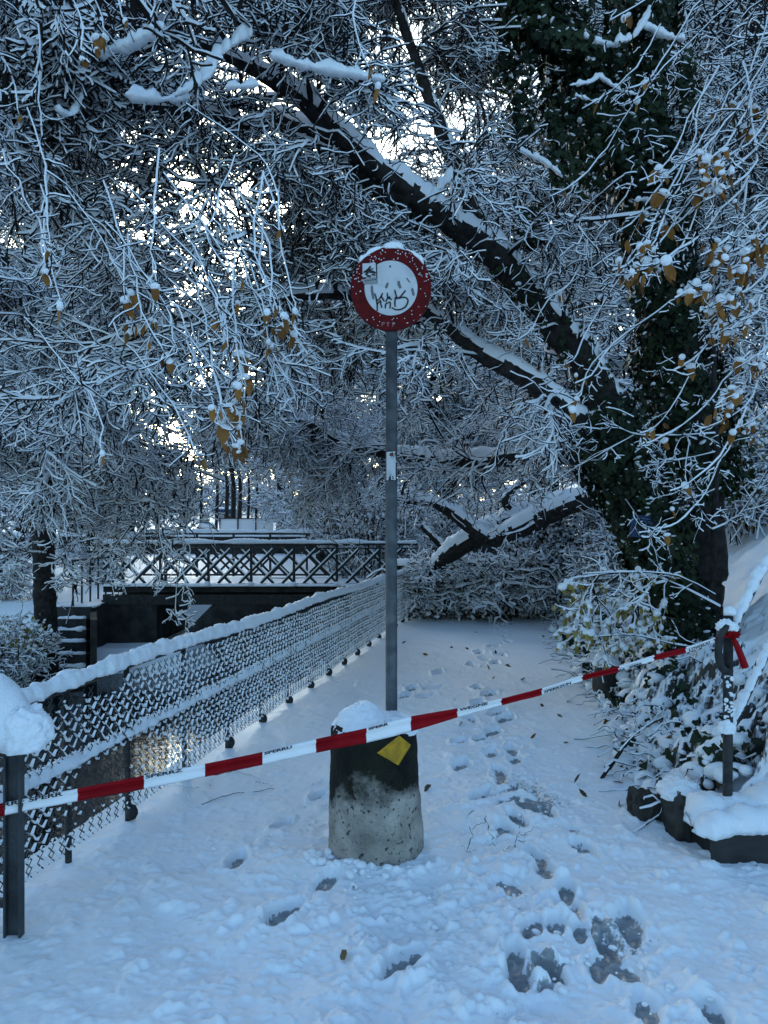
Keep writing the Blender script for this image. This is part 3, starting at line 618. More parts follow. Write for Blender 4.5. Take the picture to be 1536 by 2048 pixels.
# ------------------------------------------------------------------ barrier tape
TP = [(-40, 1628, 3.0, 26), (10, 1618, 3.02, 26), (80, 1604, 3.06, 25), (155, 1590, 3.1, 26), (288, 1565, 3.18, 28), (410, 1541, 3.25, 27), (525, 1517, 3.31, 26), (632, 1492, 3.38, 28), (733, 1471, 3.43, 30), (822, 1448, 3.48, 30), (915, 1426, 3.53, 19), (1003, 1404, 3.58, 14), (1084, 1383, 3.62, 14), (1165, 1356, 3.67, 12), (1238, 1338, 3.71, 12), (1308, 1316, 3.76, 12), (1372, 1300, 3.8, 12), (1420, 1283, 3.83, 10), (1458, 1268, 3.86, 9)]
ctrl = np.array([np.r_[W(x, y, D), wd_ / F * D] for x, y, D, wd_ in TP])
bounds = [(155, 288), (410, 525), (632, 733), (822, 915), (1003, 1084), (1165, 1238), (1308, 1372)]
t = thing('barrier_tape', ctrl[8][:3], 'red and white striped barrier tape strung across the path', 'barrier tape')
A = smooth_path(ctrl, .012); A = A[A[:, 0] > W(-40, 0, 3)[0]]; pxs = CX + A[:, 0] / A[:, 1] * F
a = Acc(); P, wd_ = A[:, :3], A[:, 3]; s_ = np.r_[0, np.cumsum(np.linalg.norm(np.diff(P, axis=0), axis=1))]
prof = np.array([[.5, .000], [.30, .006], [.06, -.007], [.0, -.009], [-.06, -.005], [-.32, .004], [-.5, -.002]])
V = np.stack([P + np.array([0, 0, 1.]) * (wd_ * z_)[:, None] + np.array([.2, -1., 0]) * (y_ * (1 + .5 * vn(s_ * 7, z_ * 3)) + .003 * vn(s_ * 22, z_ * 9, 0, 2))[:, None] for z_, y_ in prof], 1)
m = len(P); k7 = np.arange(6)[None]; i = np.arange(m - 1)[:, None] * 7
mid = (pxs[1:] + pxs[:-1]) / 2; isred = (mid < 9); 
for b0, b1 in bounds: isred |= (mid > b0) & (mid < b1)
isred |= mid > 1430
a.add(V, np.stack([i + k7, i + k7 + 1, i + k7 + 8, i + k7 + 7], -1).reshape(-1, 4), np.repeat(np.where(isred, 1, 0), 6))
band = a.build('tape_band', ['white', 'red'], t, True); so = band.modifiers.new('thick', 'SOLIDIFY'); so.thickness = .0012
def tape_text(body, px0, size, voff, squash=1.0):
    k0 = int(np.argmin(abs(pxs - px0)))
    def fn(x, y):
        sx = s_[k0] + x * squash; k = min(int(np.searchsorted(s_, sx)), m - 1); f = 0 if k == 0 else (sx - s_[k - 1]) / max(1e-6, s_[k] - s_[k - 1]); f = min(max(f, 0), 1); p = P[k - 1] * (1 - f) + P[k] * f if k else P[k]
        return p + np.array([-.003, -.0125, y * .55 + voff * wd_[k]])
    text_mesh('print', body, size, fn, 'black', t, .0012)
tape_text('RR · SPERR', 10, .040, .24, 1.15); tape_text('SPERRZ', 292, .034, .30, 1.3); tape_text('SPERRU', 530, .030, .30, 1.2); tape_text('SPERR', 736, .026, .36, 1.3)
tape_text('WEGNE', 918, .030, .22, 1.3); tape_text('SPERRZUN', 1087, .030, -.30, 1.0); tape_text('RR · SPERR', 1240, .026, -.35, 1.05); tape_text('LOWEUG', 1376, .034, -.32, .85)
kn = Acc(); bigblob(kn, W(1462, 1272, 3.84), (.040, .03, .022), 3, .45, 3.); kn.build('knot', ['red'], t, True)
a = Acc(); E = smooth_path([[*W(1466, 1275, 3.85), .020], [*W(1478, 1300, 3.84), .030], [*W(1492, 1336, 3.84), .034]], .01); n = len(E)
V = np.stack([E[:, :3] + np.array([-.5, .2, -.18]) * E[:, 3:4], E[:, :3] + np.array([0, -.22, 0]) * E[:, 3:4], E[:, :3] + np.array([.5, .2, .18]) * E[:, 3:4]], 1); i = np.arange(n - 1)[:, None] * 3; kk = np.arange(2)[None]
a.add(V, np.stack([i + kk, i + kk + 1, i + kk + 4, i + kk + 3], -1).reshape(-1, 4)); e_ = a.build('loose_end', ['red'], t, True); so = e_.modifiers.new('thick', 'SOLIDIFY'); so.thickness = .0015

# ------------------------------------------------------------------ stone step and rocks, right
a = Acc(); V, T_ = BIG_V, BIG_T
def rockat(name, c, rad, seed, label, snow=True, amp=.22):
    a = Acc(); V = BIG_V.copy(); V = np.sign(V) * np.abs(V) ** .7; d = 1 + amp * fbm(V[:, 0] * 1.4, V[:, 1] * 1.4, V[:, 2] * 1.4 + seed, seed, 4); a.add(V * d[:, None] * rad + c, t=BIG_T)
    if snow:
        r_ = thing(name, c, label, 'rock'); a.build('stone', ['rock'], r_, False)
        b = Acc(); bigblob(b, np.array(c) + [0, .03, rad[2] * .80], np.array(rad) * [.98, .9, .45], seed + 3, .18, 2.2, -.2); b.build('snow_cap', ['snow'], r_, True)
    else: tag(a.build(name, ['rock'], origin=c), label, 'rock')
rockat('boulder', np.array([1.60, 4.12, .05]), np.array([.11, .15, .17]), 3, 'dark angular rock beside the stone step at the path edge', snow=True)
rockat('boulder', np.array([1.44, 4.28, .03]), np.array([.08, .10, .13]), 5, 'small dark rock left of the larger angular rock', snow=False)
rockat('marker_stone', np.array([2.12, 7.35, .12]), np.array([.11, .14, .24]), 8, 'upright dark stone on the path edge under the red and white tape', snow=True, amp=.12)
SW = np.array([1.52, 3.62, 0]); t = thing('stone_step', SW, 'low dark stone step buried in thick snow at the right edge', 'step')
a = Acc(); n1, n2 = 60, 14; xx = np.linspace(1.56, 4.2, n1); zz = np.linspace(-.08, .185, n2); X_, Z_ = np.meshgrid(xx, zz); Y_ = 3.66 + .018 * fbm(X_ * 7, Z_ * 14, 0, 5, 4) + .03 * np.sin(X_ * 1.3); g_ = np.arange(n2 - 1)[:, None] * n1 + np.arange(n1 - 1)[None]
a.add(np.stack([X_, Y_, Z_], -1), np.stack([g_, g_ + 1, g_ + n1 + 1, g_ + n1], -1).reshape(-1, 4)); box(a, (2.90, 3.93, .05), (2.6, .46, .25)); a.build('stone', ['masonry'], t)
a = Acc(); ridge(a, [(1.50, 3.72, .14), (1.75, 3.74, .17), (2.4, 3.74, .18), (4.2, 3.74, .20)], .085, .085, 21, .012, 5, amp=.4); ridge(a, [(1.52, 3.86, .14), (1.85, 3.90, .18), (2.4, 3.9, .2), (4.2, 3.95, .3)], .13, .12, 25, .015, 4, amp=.35); a.build('snow_cap', ['snow'], t, True)

# ------------------------------------------------------------------ lattice bridge over the canal
BD = 18.0; bx0, bx1 = W(205, 0, BD)[0], W(835, 0, BD)[0]; t = thing('lattice_bridge', (bx0, BD, 0), 'black iron footbridge with diamond lattice railing across the canal', 'bridge')
a = Acc(); box(a, ((bx0 + bx1) / 2, BD + 1.55, .22), (bx1 - bx0, 3.0, .16)); a.build('deck', ['masonry'], t)
a = Acc()
for y_ in (BD + .1, BD + 1.5, BD + 2.9): box(a, ((bx0 + bx1) / 2, y_, -.03), (bx1 - bx0, .16, .24))
a.build('beam', ['dark'], t)
a = Acc(); box(a, (bx0 + .60, BD + 1.5, -1.0), (1.3, 2.9, 1.9)); pz = [(-3.93, -.05), (1.1, -.05), (1.1, -2.), (-5.2, -2.), (-4.63, -.76)]; a.add([(x, BD + .05, z) for x, z in pz] + [(x + .3, BD + 2.95, z) for x, z in pz], [[k, (k + 1) % 5, 5 + (k + 1) % 5, 5 + k] for k in range(5)], 0, [[0, 2, 1], [0, 3, 2], [0, 4, 3], [5, 6, 7], [5, 7, 8], [5, 8, 9]]); a.build('abutment', ['masonry'], t)
a = Acc()
xs_ = np.linspace(bx0, bx1, 60); ridge(a, [(x, BD + 1.5, .30) for x in xs_], 1.35, .06, 3, .08, 1, amp=.4); ridge(a, [(x, BD - .02, .30) for x in xs_], .10, .05, 8, .05, 3); a.build('deck_snow', ['snow'], t, True)
def railing(yd, z0, z1, first):
    r = []
    a = Acc(); box(a, ((bx0 + bx1) / 2, yd, z1), (bx1 - bx0, .07, .06)); box(a, ((bx0 + bx1) / 2, yd, z1 - .10), (bx1 - bx0, .03, .03)); box(a, ((bx0 + bx1) / 2, yd, z0 + .03), (bx1 - bx0, .04, .05)); tr = a.build('top_rail' if first else 'rear_rail', ['dark'], t)
    a = Acc(); ridge(a, [(x, yd, z1 + .03 + (0 if first else .01)) for x in xs_], .06, .075, 5 + int(z1 * 10), .04, 2.2, amp=.4); a.build('rail_snow', ['snow'], tr, True)
    a = Acc(); hgt = z1 - .12 - (z0 + .05); x = bx0 - hgt
    sn = Acc()
    while x < bx1:
        for sgn, dy in ((1, -.012), (-1, .012)):
            xa, xb = (x, x + hgt) if sgn > 0 else (x + hgt, x); za, zb_ = z0 + .05, z0 + .05 + hgt
            A_ = np.array([xa, yd + dy, za]); B_ = np.array([xb, yd + dy, zb_])
            lo, hi = 0., 1.
            for lim in (bx0, bx1):
                tt = (lim - xa) / (xb - xa)
                if (lim == bx0) == (sgn > 0): lo = max(lo, tt)
                else: hi = min(hi, tt)
            if hi - lo < .05: continue
            A2, B2 = A_ + (B_ - A_) * lo, A_ + (B_ - A_) * hi; c = (A2 + B2) / 2; L_ = np.linalg.norm(B2 - A2); box(a, c, (L_, .02, .058), B2 - A2, up=(0, 1, 0) and (0, 0, 1))
            if first: box(sn, c + [0, 0, .056], (L_ * .93, .040, .028), B2 - A2)
        x += .5
    lt = a.build('lattice' if first else 'rear_lattice', ['dark'], t)
    if first: sn.build('lattice_snow', ['snowf'], lt)
    for k, x in enumerate(np.arange(W(417, 0, BD)[0] - 3, bx1, 1.0)):
        if x < bx0: continue
        a = Acc(); box(a, (x, yd, (z0 + z1) / 2 - .03), (.055, .07, z1 - z0)); 
        if first: box(a, (x, yd - .07, z0 + .0), (.05, .10, .12))
        p_ = a.build('post', ['dark'], t)
        if first: a = Acc(); bigblob(a, (x, yd - .11, z0 + .02), (.075, .06, .075), int(k), .2); a.build('snow', ['snow'], p_, True)
railing(BD, .30, 1.27, True); railing(BD + 3.0, .35, 1.50, False)

# ------------------------------------------------------------------ stairs from the landing down to the canal
t = thing('canal_stairs', (-6.9, 16, -1), 'dark stone stairs with snowy treads leading down to the canal at left', 'stairs')
X0, X1 = W(112, 0, 17.2)[0], W(184, 0, 17.2)[0]
a = Acc(); box(a, ((X0 + X1) / 2, 18.5, -.60), (X1 - X0 + .1, 3.0, 1.0)); ld = a.build('landing', ['masonry'], t)
a = Acc(); ridge(a, [((X0 + X1) / 2, y_, -.11) for y_ in np.linspace(17.0, 20, 8)], (X1 - X0) / 2 + .08, .05, 3, .06, 1, amp=.2); a.build('snow', ['snow'], ld, True)
for k in range(6):
    a = Acc(); z_ = -.33 - .21 * k; y_ = 16.85 - .30 * k; xa_, xb_ = W(112, 0, y_)[0], W(178, 0, y_)[0]; box(a, ((xa_ + xb_) / 2, y_, z_ - .25), (xb_ - xa_, .31, .5)); st_ = a.build('step', ['masonry'], t)
    a = Acc(); ridge(a, [(x, y_ - .04, z_) for x in np.linspace(xa_ + .06, xb_ - .05, 6)], .10, .055, k + 2, .03, 4, amp=.35); a.build('snow', ['snow'], st_, True)
a = Acc(); wa_, wb_ = W(187, 0, 15.4), W(187, 0, 17.3); box(a, ((wa_[0] + wb_[0]) / 2, 16.35, -.95), (1.95, .13, 1.5), [wb_[0] - wa_[0], 1.9, 0]); a.build('side_wall', ['masonry'], t)
t = thing('landing_railing', (W(146, 0, 17)[0], 17, 0), 'thin black iron railing standing on the stair landing', 'railing')
a = Acc()
for k in range(6): y_ = 17 + .5 * k; box(a, (W(146, 0, 17)[0], y_, .42), (.035, .035, 1.0))
a.build('baluster', ['dark'], t)
a = Acc(); box(a, (W(146, 0, 17)[0], 18.3, .92), (.04, 2.7, .04)); box(a, (W(186, 0, 19)[0], 19.5, 1.05), (.7, .04, .05)); box(a, (W(186, 0, 19)[0], 19.5, .3), (.7, .04, .04)); a.build('rail', ['dark'], t)

# ------------------------------------------------------------------ far side: walls, panels, kerbside things
t = thing('quay_wall', (-4, 37, 0), 'long dark quay wall topped with snow behind the bridge', 'wall')
a = Acc(); box(a, (-6, 37, .75), (30, .4, 1.15)); a.build('wall', ['masonry'], t); a = Acc(); ridge(a, [(x, 37, 1.32) for x in np.linspace(-21, 9, 30)], .26, .16, 3, .2, .7); a.build('snow', ['snow'], t, True)
x0 = W(440, 0, 46)[0]; pw = W(476, 0, 46)[0] - x0; zt_ = W(0, 1037, 46)[2]; zb_ = W(0, 1066, 46)[2]
for k, lb in enumerate(('snow clogged mesh fence panel with the kiosk behind it', 'middle snow clogged mesh fence panel of the row beyond the bridge', 'snow clogged mesh fence panel nearest the path, beyond the bridge')):
    t = thing('mesh_panel', (x0 + pw * k, 46, zb_), lb, 'fence panel', 'snow clogged mesh panels beyond the bridge')
    a = Acc(); n1 = 40; box(a, (x0 + pw * (k + .5), 46, (zt_ + zb_) / 2), (pw - .08, .02, zt_ - zb_)); a.build('snowy_mesh', ['snowf'], t)
    a = Acc(); box(a, (x0 + pw * k, 45.95, (zt_ + zb_) / 2), (.07, .07, zt_ - zb_ + .1)); box(a, (x0 + pw * (k + .5), 45.95, zt_), (pw, .05, .05)); a.build('frame', ['dark'], t)
c = W(455, 1031, 70); t = thing('kiosk', (c[0], 70, hz(c[0], 70)), 'small white kiosk with a blue fascia, far off between tree trunks', 'kiosk')
a = Acc(); box(a, (c[0], 70, c[2] - .6), (1.7, 1.5, 2.3)); a.build('body', ['beige'], t); a = Acc(); box(a, (c[0], 69.1, c[2] + .35), (1.7, .1, .40)); a.build('fascia', ['blue'], t); a = Acc(); box(a, (c[0] + .35, 69.2, c[2] - .35), (.5, .08, .6)); a.build('window', ['dark'], t); a = Acc(); ridge(a, [(c[0] - .9, 70, c[2] + .55), (c[0] + .9, 70, c[2] + .55)], .85, .25, 2, .1, 1); a.build('roof_snow', ['snow'], t, True)
c = W(413, 1055, 44); t = thing('low_bench', (c[0], 44, c[2] - .4), 'dark low bench under a slab of snow beyond the bridge', 'bench')
a = Acc(); box(a, (c[0], 44, c[2] - .12), (1.05, .4, .32)); a.build('seat', ['dark'], t); a = Acc(); ridge(a, [(c[0] - .5, 44, c[2] + .04), (c[0] + .5, 44, c[2] + .04)], .25, .26, 2, .05, 1, amp=.1); a.build('snow', ['snow'], t, True)

# ------------------------------------------------------------------ blue notice by the big tree
c = W(1284, 1053, 6.92); t = thing('blue_notice', c, 'tilted blue notice board with pale lines of print fixed to the ivy tree', 'notice')
def bn(u, v, e=0): return c + np.array([u + .12 * v * 0 + .15 * v, -e, v - .10 * u])
a = Acc(); V = [bn(x * .10, y * .098, e) for e in (0, -.012) for x, y in ((-1, -1), (1, -1), (1, 1), (-1, 1))]; a.add(V, [[0, 1, 2, 3], [7, 6, 5, 4], [0, 4, 5, 1], [1, 5, 6, 2], [2, 6, 7, 3], [3, 7, 4, 0]]); pl = a.build('board', ['blue'], t)
a = Acc()
for k, (x0_, x1_) in enumerate(((-.02, .075), (-.02, .07), (-.02, .05), (-.08, -.02), (-.08, .01), (.0, .07), (.01, .075))):
    v = .07 - .024 * k; a.add([bn(x0_, v - .003, .004), bn(x1_, v - .003, .004), bn(x1_, v + .003, .004), bn(x0_, v + .003, .004)], [[0, 1, 2, 3]])
a.build('print', ['bluetext'], pl); a = Acc(); pipe(a, [c + [0, .01, .03], c + [.01, .16, .02]], .012); a.build('bracket', ['dark'], t, True)

# ------------------------------------------------------------------ trees
rng = np.random.default_rng(23)
def WL(lst): return np.array([[*W(x, y, D), r / F * D] for x, y, D, r in lst])
def jitter_path(A, amp, seed):
    A = A.copy(); n = len(A); A[1:-1, :3] += amp * rng.normal(size=(n - 2, 3)); return A

# --- the big ivy-clad tree with its long leaning limb
BASE = W(1385, 1262, 7.5); BT = thing('ivy_tree', (BASE[0], BASE[1], hz(BASE[0], BASE[1])), 'huge ivy clad tree on the bank with a long snowy limb leaning over the path', 'tree')
a = Acc()
ivyT = WL([(1385, 1345, 7.4, 84), (1390, 1285, 7.45, 60), (1395, 1230, 7.5, 50), (1405, 1100, 7.5, 47), (1400, 1000, 7.5, 46), (1375, 800, 7.4, 46), (1330, 600, 7.3, 42), (1298, 400, 7.2, 40), (1285, 200, 7.2, 38), (1292, 0, 7.1, 36), (1310, -300, 7.0, 30), (1300, -700, 7.0, 22)])
limb(a, ivyT, 20, .015, .05, .9)
leanB = WL([(1400, 1330, 7.35, 40), (1375, 1240, 7.35, 46), (1310, 1090, 7.3, 48), (1245, 930, 7.3, 50), (1205, 800, 7.2, 50)])
limb(a, leanB, 18, .03, .05, .55)
limb(a, WL([(1330, 1290, 7.2, 16), (1350, 1250, 7.3, 30), (1385, 1200, 7.4, 30)]), 12, .03, .05, .5)
a.build('trunk', ['bark', 'snowf'], BT, True)
mainL = WL([(1215, 830, 7.2, 37.4), (1180, 745, 7.15, 34.3), (1115, 655, 7.0, 31.2), (1000, 520, 6.8, 26.5), (880, 430, 6.5, 22.6), (775, 352, 6.2, 20.3), (690, 283, 6.0, 18.7), (610, 208, 5.8, 16.4), (530, 152, 5.6, 13.3), (440, 108, 5.4, 9.4), (330, 62, 5.2, 6.2), (210, 25, 5.0, 3.9), (90, 10, 4.8, 2.3)])
secL = WL([(820, 400, 6.35, 24), (740, 365, 6.3, 22), (665, 292, 6.2, 19), (600, 262, 6.1, 17), (545, 246, 6.0, 16), (490, 262, 5.9, 14), (420, 228, 5.8, 11), (300, 216, 5.6, 8), (180, 205, 5.4, 5), (40, 240, 5.2, 3)])
thL = WL([(1215, 880, 7.2, 28), (1140, 830, 7.1, 22), (1060, 762, 7.0, 19), (950, 700, 6.9, 15), (880, 640, 6.8, 12), (800, 600, 6.7, 12), (700, 590, 6.6, 11), (600, 592, 6.5, 9), (470, 612, 6.3, 6), (330, 650, 6.1, 4), (220, 700, 6.0, 3)])
ivyL = WL([(1290, 380, 7.2, 30), (1215, 220, 7.1, 26), (1140, 110, 7.0, 22), (1070, 10, 6.9, 18), (1010, -120, 6.8, 14), (940, -300, 6.6, 8)])
upL = WL([(1000, 520, 6.85, 20), (930, 380, 6.9, 16), (860, 200, 6.9, 12), (800, 30, 6.8, 8), (740, -160, 6.7, 5)])
overL = WL([(1305, -250, 7.0, 26), (1100, -330, 6.2, 22), (850, -300, 5.2, 17), (600, -260, 4.4, 13), (350, -240, 3.8, 9), (100, -260, 3.4, 6), (-100, -250, 3.2, 3)])
over2 = WL([(1305, -200, 7.0, 20), (1400, -260, 6.0, 16), (1500, -220, 5.0, 11), (1600, -160, 4.3, 7), (1680, -100, 3.8, 4)])
upL2 = WL([(1030, -60, 6.9, 16), (860, -70, 7.0, 13), (700, -30, 7.2, 10), (560, -40, 7.4, 8), (420, -80, 7.6, 5)])
midL = WL([(1240, 900, 7.3, 26), (1090, 910, 8.2, 20), (900, 920, 9.2, 13), (700, 890, 10.2, 10), (620, 845, 10.6, 9), (540, 825, 11, 6)])
rtL = WL([(1350, 700, 7.4, 18), (1430, 520, 7.0, 13), (1500, 380, 6.6, 10), (1600, 220, 6.2, 6)])
for nm, L_, s_, st in (('limb', mainL, .055, .03), ('limb', secL, .06, .03), ('limb', thL, .05, .03), ('limb', ivyL, .03, .04), ('limb', upL, .04, .03), ('limb', upL2, .04, .03), ('limb', overL, .05, .04), ('limb', over2, .05, .04), ('limb', midL, .05, .04), ('limb', rtL, .05, .04)):
    a = Acc(); limb(a, L_, 20, s_, st, .28, .16); a.build(nm, ['bark', 'snowf'], BT, True)
def seg_d(x, y, pts):
    d = np.full(len(x), 1e9)
    for (x0, y0), (x1, y1) in zip(pts[:-1], pts[1:]):
        t_ = np.clip(((x - x0) * (x1 - x0) + (y - y0) * (y1 - y0)) / ((x1 - x0) ** 2 + (y1 - y0) ** 2 + 1e-9), 0, 1); d = np.minimum(d, np.hypot(x - x0 - t_ * (x1 - x0), y - y0 - t_ * (y1 - y0)))
    return d
_c = [([(1284, 1030), (1284, 1075)], 50, .03), ([(1400, 1260), (1400, 1000), (1370, 800), (1330, 600), (1295, 400), (1290, 0)], 105, .05), ([(1290, 380), (1215, 220), (1140, 110), (1070, 10)], 110, .12), ([(1100, 60), (1120, 330)], 70, .25), ([(1375, 1240), (1310, 1090), (1245, 930), (1205, 800)], 85, .08),
      ([(1200, 780), (1115, 655), (1000, 520), (880, 430), (775, 352), (690, 283), (610, 208), (530, 152), (440, 108)], 52, .07), ([(820, 400), (740, 365), (665, 292), (600, 262), (490, 262), (420, 228), (300, 216)], 34, .2), ([(1215, 870), (1060, 762), (950, 700), (880, 640), (700, 590), (560, 590)], 34, .15)]
def thin(p):
    x, y = pix(p); D = p[:, 1]; k = np.ones(len(x))
    g = np.hypot((x - 420) / 240, (y - 400) / 190); k = np.where(g < 1, .24 + .5 * g ** 2, k)
    for pts, w_, pr in _c: d = seg_d(x, y, pts) + 14 * rng.normal(size=len(x)); k = np.where((d < w_) & (D < 7.6), np.minimum(k, pr), k)
    return rng.random(len(x)) < k
def crown_from(limbs, cnt, L1, sn, droop=(.05, .12, .10, .06), per=(9, 8, 4), m=(9, 7, 6, 5), r1=.016, lens=(.62, .38, .19), tip=.0019, flat=.6, ang=.9, keep=None, name='crown', parent=None, t0=.08, wig=(.12, .17, .21, .24)):
    ac = Acc(); out = []
    for L_, c_ in zip(limbs, cnt):
        P, R = chain(L_, 40); out.append(spawn(P, R, c_, L1, ang, m[0], droop[0], wig[0], t0, .6, tip * 2.2, flat, r1, .3))
    C1 = np.concatenate([o[0] for o in out]); R1 = np.concatenate([o[1] for o in out])
    C2, R2 = spawn(C1, R1, per[0], L1 * lens[0], .8, m[1], droop[1], wig[1], .12, .55, tip * 1.5, flat)
    C3, R3 = spawn(C2, R2, per[1], L1 * lens[1], .8, m[2], droop[2], wig[2], .1, .6, tip, .8)
    C4, R4 = spawn(C3, R3, per[2], L1 * lens[2], .8, m[3], droop[3], wig[3], .15, .7, tip, 1.)
    for C, R, h in ((C1, R1, sn * 2.0), (C2, R2, sn * 1.35), (C3, R3, sn), (C4, R4, sn * .7)):
        if keep is not None: k = keep(C[:, len(C[0]) // 2]); C, R = C[k], R[k]
        if len(C): twigs(ac, C, R, h)
    ac.build(name, ['twig', 'snowf'], parent)
    return C3, C4
def pix(p): return CX + p[:, 0] / p[:, 1] * F, HOR - (p[:, 2] - CAMZ) / p[:, 1] * F
def keep_clear(p):
    """leaves the look-through to the sign, the path and the lane open, as the branches in the photo do"""
    x, y = pix(p); D = p[:, 1]
    bad = (D < .6) | ((abs(x - 782) < 110) & (abs(y - 590) < 130) & (D < 4.3)) | ((D < 4.1) & (abs(x - 782) < 34) & (y > 480)) | ((y > 960) & (D < 7.0) & (x < 1130)) | ((y > 1180) & (D < 9))
    bad |= (x > 780) & (x < 1200) & (y > 955) & (D < 11.5) & (rng.random(len(x)) < .93)
    bad |= (x > 190) & (x < 440) & (y > 1060) & (D < 17) & (rng.random(len(x)) < .62)
    bad |= (x > 400) & (x < 800) & (y > 1060) & (D < 17) & (rng.random(len(x)) < .75)
    bad |= (x > 390) & (x < 570) & (y > 930) & (D < 30) & (rng.random(len(x)) < .8)
    return ~bad & thin(p)
crown_from([mainL, secL, thL, upL, midL, upL2], [30, 18, 26, 14, 26, 22], 1.15, .014, keep=keep_clear, parent=BT, r1=.011)
crown_from([ivyL, rtL, ivyT[4:]], [8, 12, 12], 1.0, .012, keep=keep_clear, parent=BT, r1=.009, name='crown')
# heavy snowy boughs close to the camera, upper left
crown_from([mainL[7:], secL[4:], overL[2:]], [9, 8, 7], .95, .024, keep=keep_clear, parent=BT, r1=.014, per=(6, 5, 3), name='near_crown', droop=(.10, .16, .10, .05), tip=.0026)
crown_from([over2, overL[:3]], [9, 3], .8, .013, keep=keep_clear, parent=BT, r1=.008, per=(6, 6, 3), name='near_crown', droop=(.16, .16, .1, .05), tip=.002)
# big lumps of snow lying on forks near the camera
for pts, wd_, ht in (([(350, 190), (400, 165), (430, 120), (470, 85), (500, 70)], .042, .055), ([(540, 110), (600, 130), (680, 145), (770, 160)], .030, .045), ([(110, 215), (140, 230), (165, 190)], .022, .04), ([(1230, 85), (1265, 75), (1290, 40), (1300, 10)], .026, .05), ([(1290, 50), (1330, 72), (1370, 78)], .022, .035), ([(1190, 80), (1215, 90), (1240, 92)], .02, .03),
        ([(1140, 170), (1180, 165), (1200, 155), (1240, 180), (1275, 190)], .014, .026), ([(860, 405), (880, 375), (905, 350)], .026, .06), ([(1150, 190), (1195, 205)], .012, .02), ([(1040, 300), (1090, 325), (1125, 355)], .014, .028), ([(330, 55), (250, 95), (190, 110)], .03, .045), ([(60, 40), (10, 90), (-30, 130)], .03, .045), ([(250, 190), (320, 200), (380, 195)], .03, .045), ([(450, 175), (520, 170)], .026, .04)):
    D = 4.6 if pts[0][0] < 800 else 6.3
    a = Acc(); ridge(a, [W(x, y, D + .1 * i) for i, (x, y) in enumerate(pts)], wd_, ht, int(pts[0][0]), .012, 18, amp=.6); a.build('snow_lump', ['snow'], BT, True)
# ivy
def ivy(paths, n, parent, size=.055, bulge=.10, name='ivy'):
    pos, rot, sc = [], [], []
    for A in paths:
        B = smooth_path(A, .03); u = rng.random(n) * (len(B) - 1); i = u.astype(int); P = B[i, :3]; R = B[i, 3]; T = nrm(np.gradient(B[:, :3], axis=0))[i]
        th = rng.random(n) * 2 * np.pi; S = nrm(np.cross(T, np.array([0, 1., 0]) + 0 * T)); U = np.cross(S, T); d = np.cos(th)[:, None] * S + np.sin(th)[:, None] * U
        cl = np.clip(.6 + .9 * fbm(P[:, 0] * 2 + np.cos(th), P[:, 1] * 2 + np.sin(th), P[:, 2] * 1.8, 13, 3), .08, 1.8)
        k = rng.random(n) < np.clip(cl * 1.3, .25, 1); off = R + .01 + bulge * cl * rng.random(n) ** .7
        pos.append((P + d * off[:, None])[k]); az = np.arctan2(d[:, 0], -d[:, 1])[k]; rot.append(rotz(-az * -1.0) @ tilt(k.sum(), .45)); sc.append(size * (.6 + .8 * rng.random(k.sum())))
    pos, rot, sc = np.concatenate(pos), np.concatenate(rot), np.concatenate(sc); a = Acc()
    place(a, IVY_V, None, IVY_T, pos, rot, sc, 0, 0)
    k = rng.random(len(pos)) < .10; n2 = k.sum(); place(a, BLOB_V, None, BLOB_T, pos[k] + np.array([0, -.004, .018]), rot[k], np.stack([sc[k] * .42, sc[k] * .3, sc[k] * .14], 1) * (.5 + .8 * rng.random((n2, 1))), 1, 1)
    return a.build(name, ['ivy', 'snowf'], parent)
ivy([ivyT[4:]], 26000, BT, .06, .24); ivy([ivyL], 15000, BT, .06, .42); ivy([leanB], 9000, BT, .055, .2); ivy([mainL[:4]], 500, BT, .05, .05)
hang = [WL([(x, y, 6.9, 6), (x + dx * .5, y + L * .5, 6.8, 5), (x + dx, y + L, 6.8, 3)]) for x, y, dx, L in ((1060, 60, -20, 260), (1110, 120, 10, 260), (1150, 60, 0, 330), (1200, 160, -10, 220), (1020, 0, 0, 190), (780, 400, 5, 90), (830, 410, 0, 60), (1060, 440, 0, 60), (1370, 120, 20, 160), (1240, 0, 0, 200))]
ivy(hang, 420, BT, .055, .11)
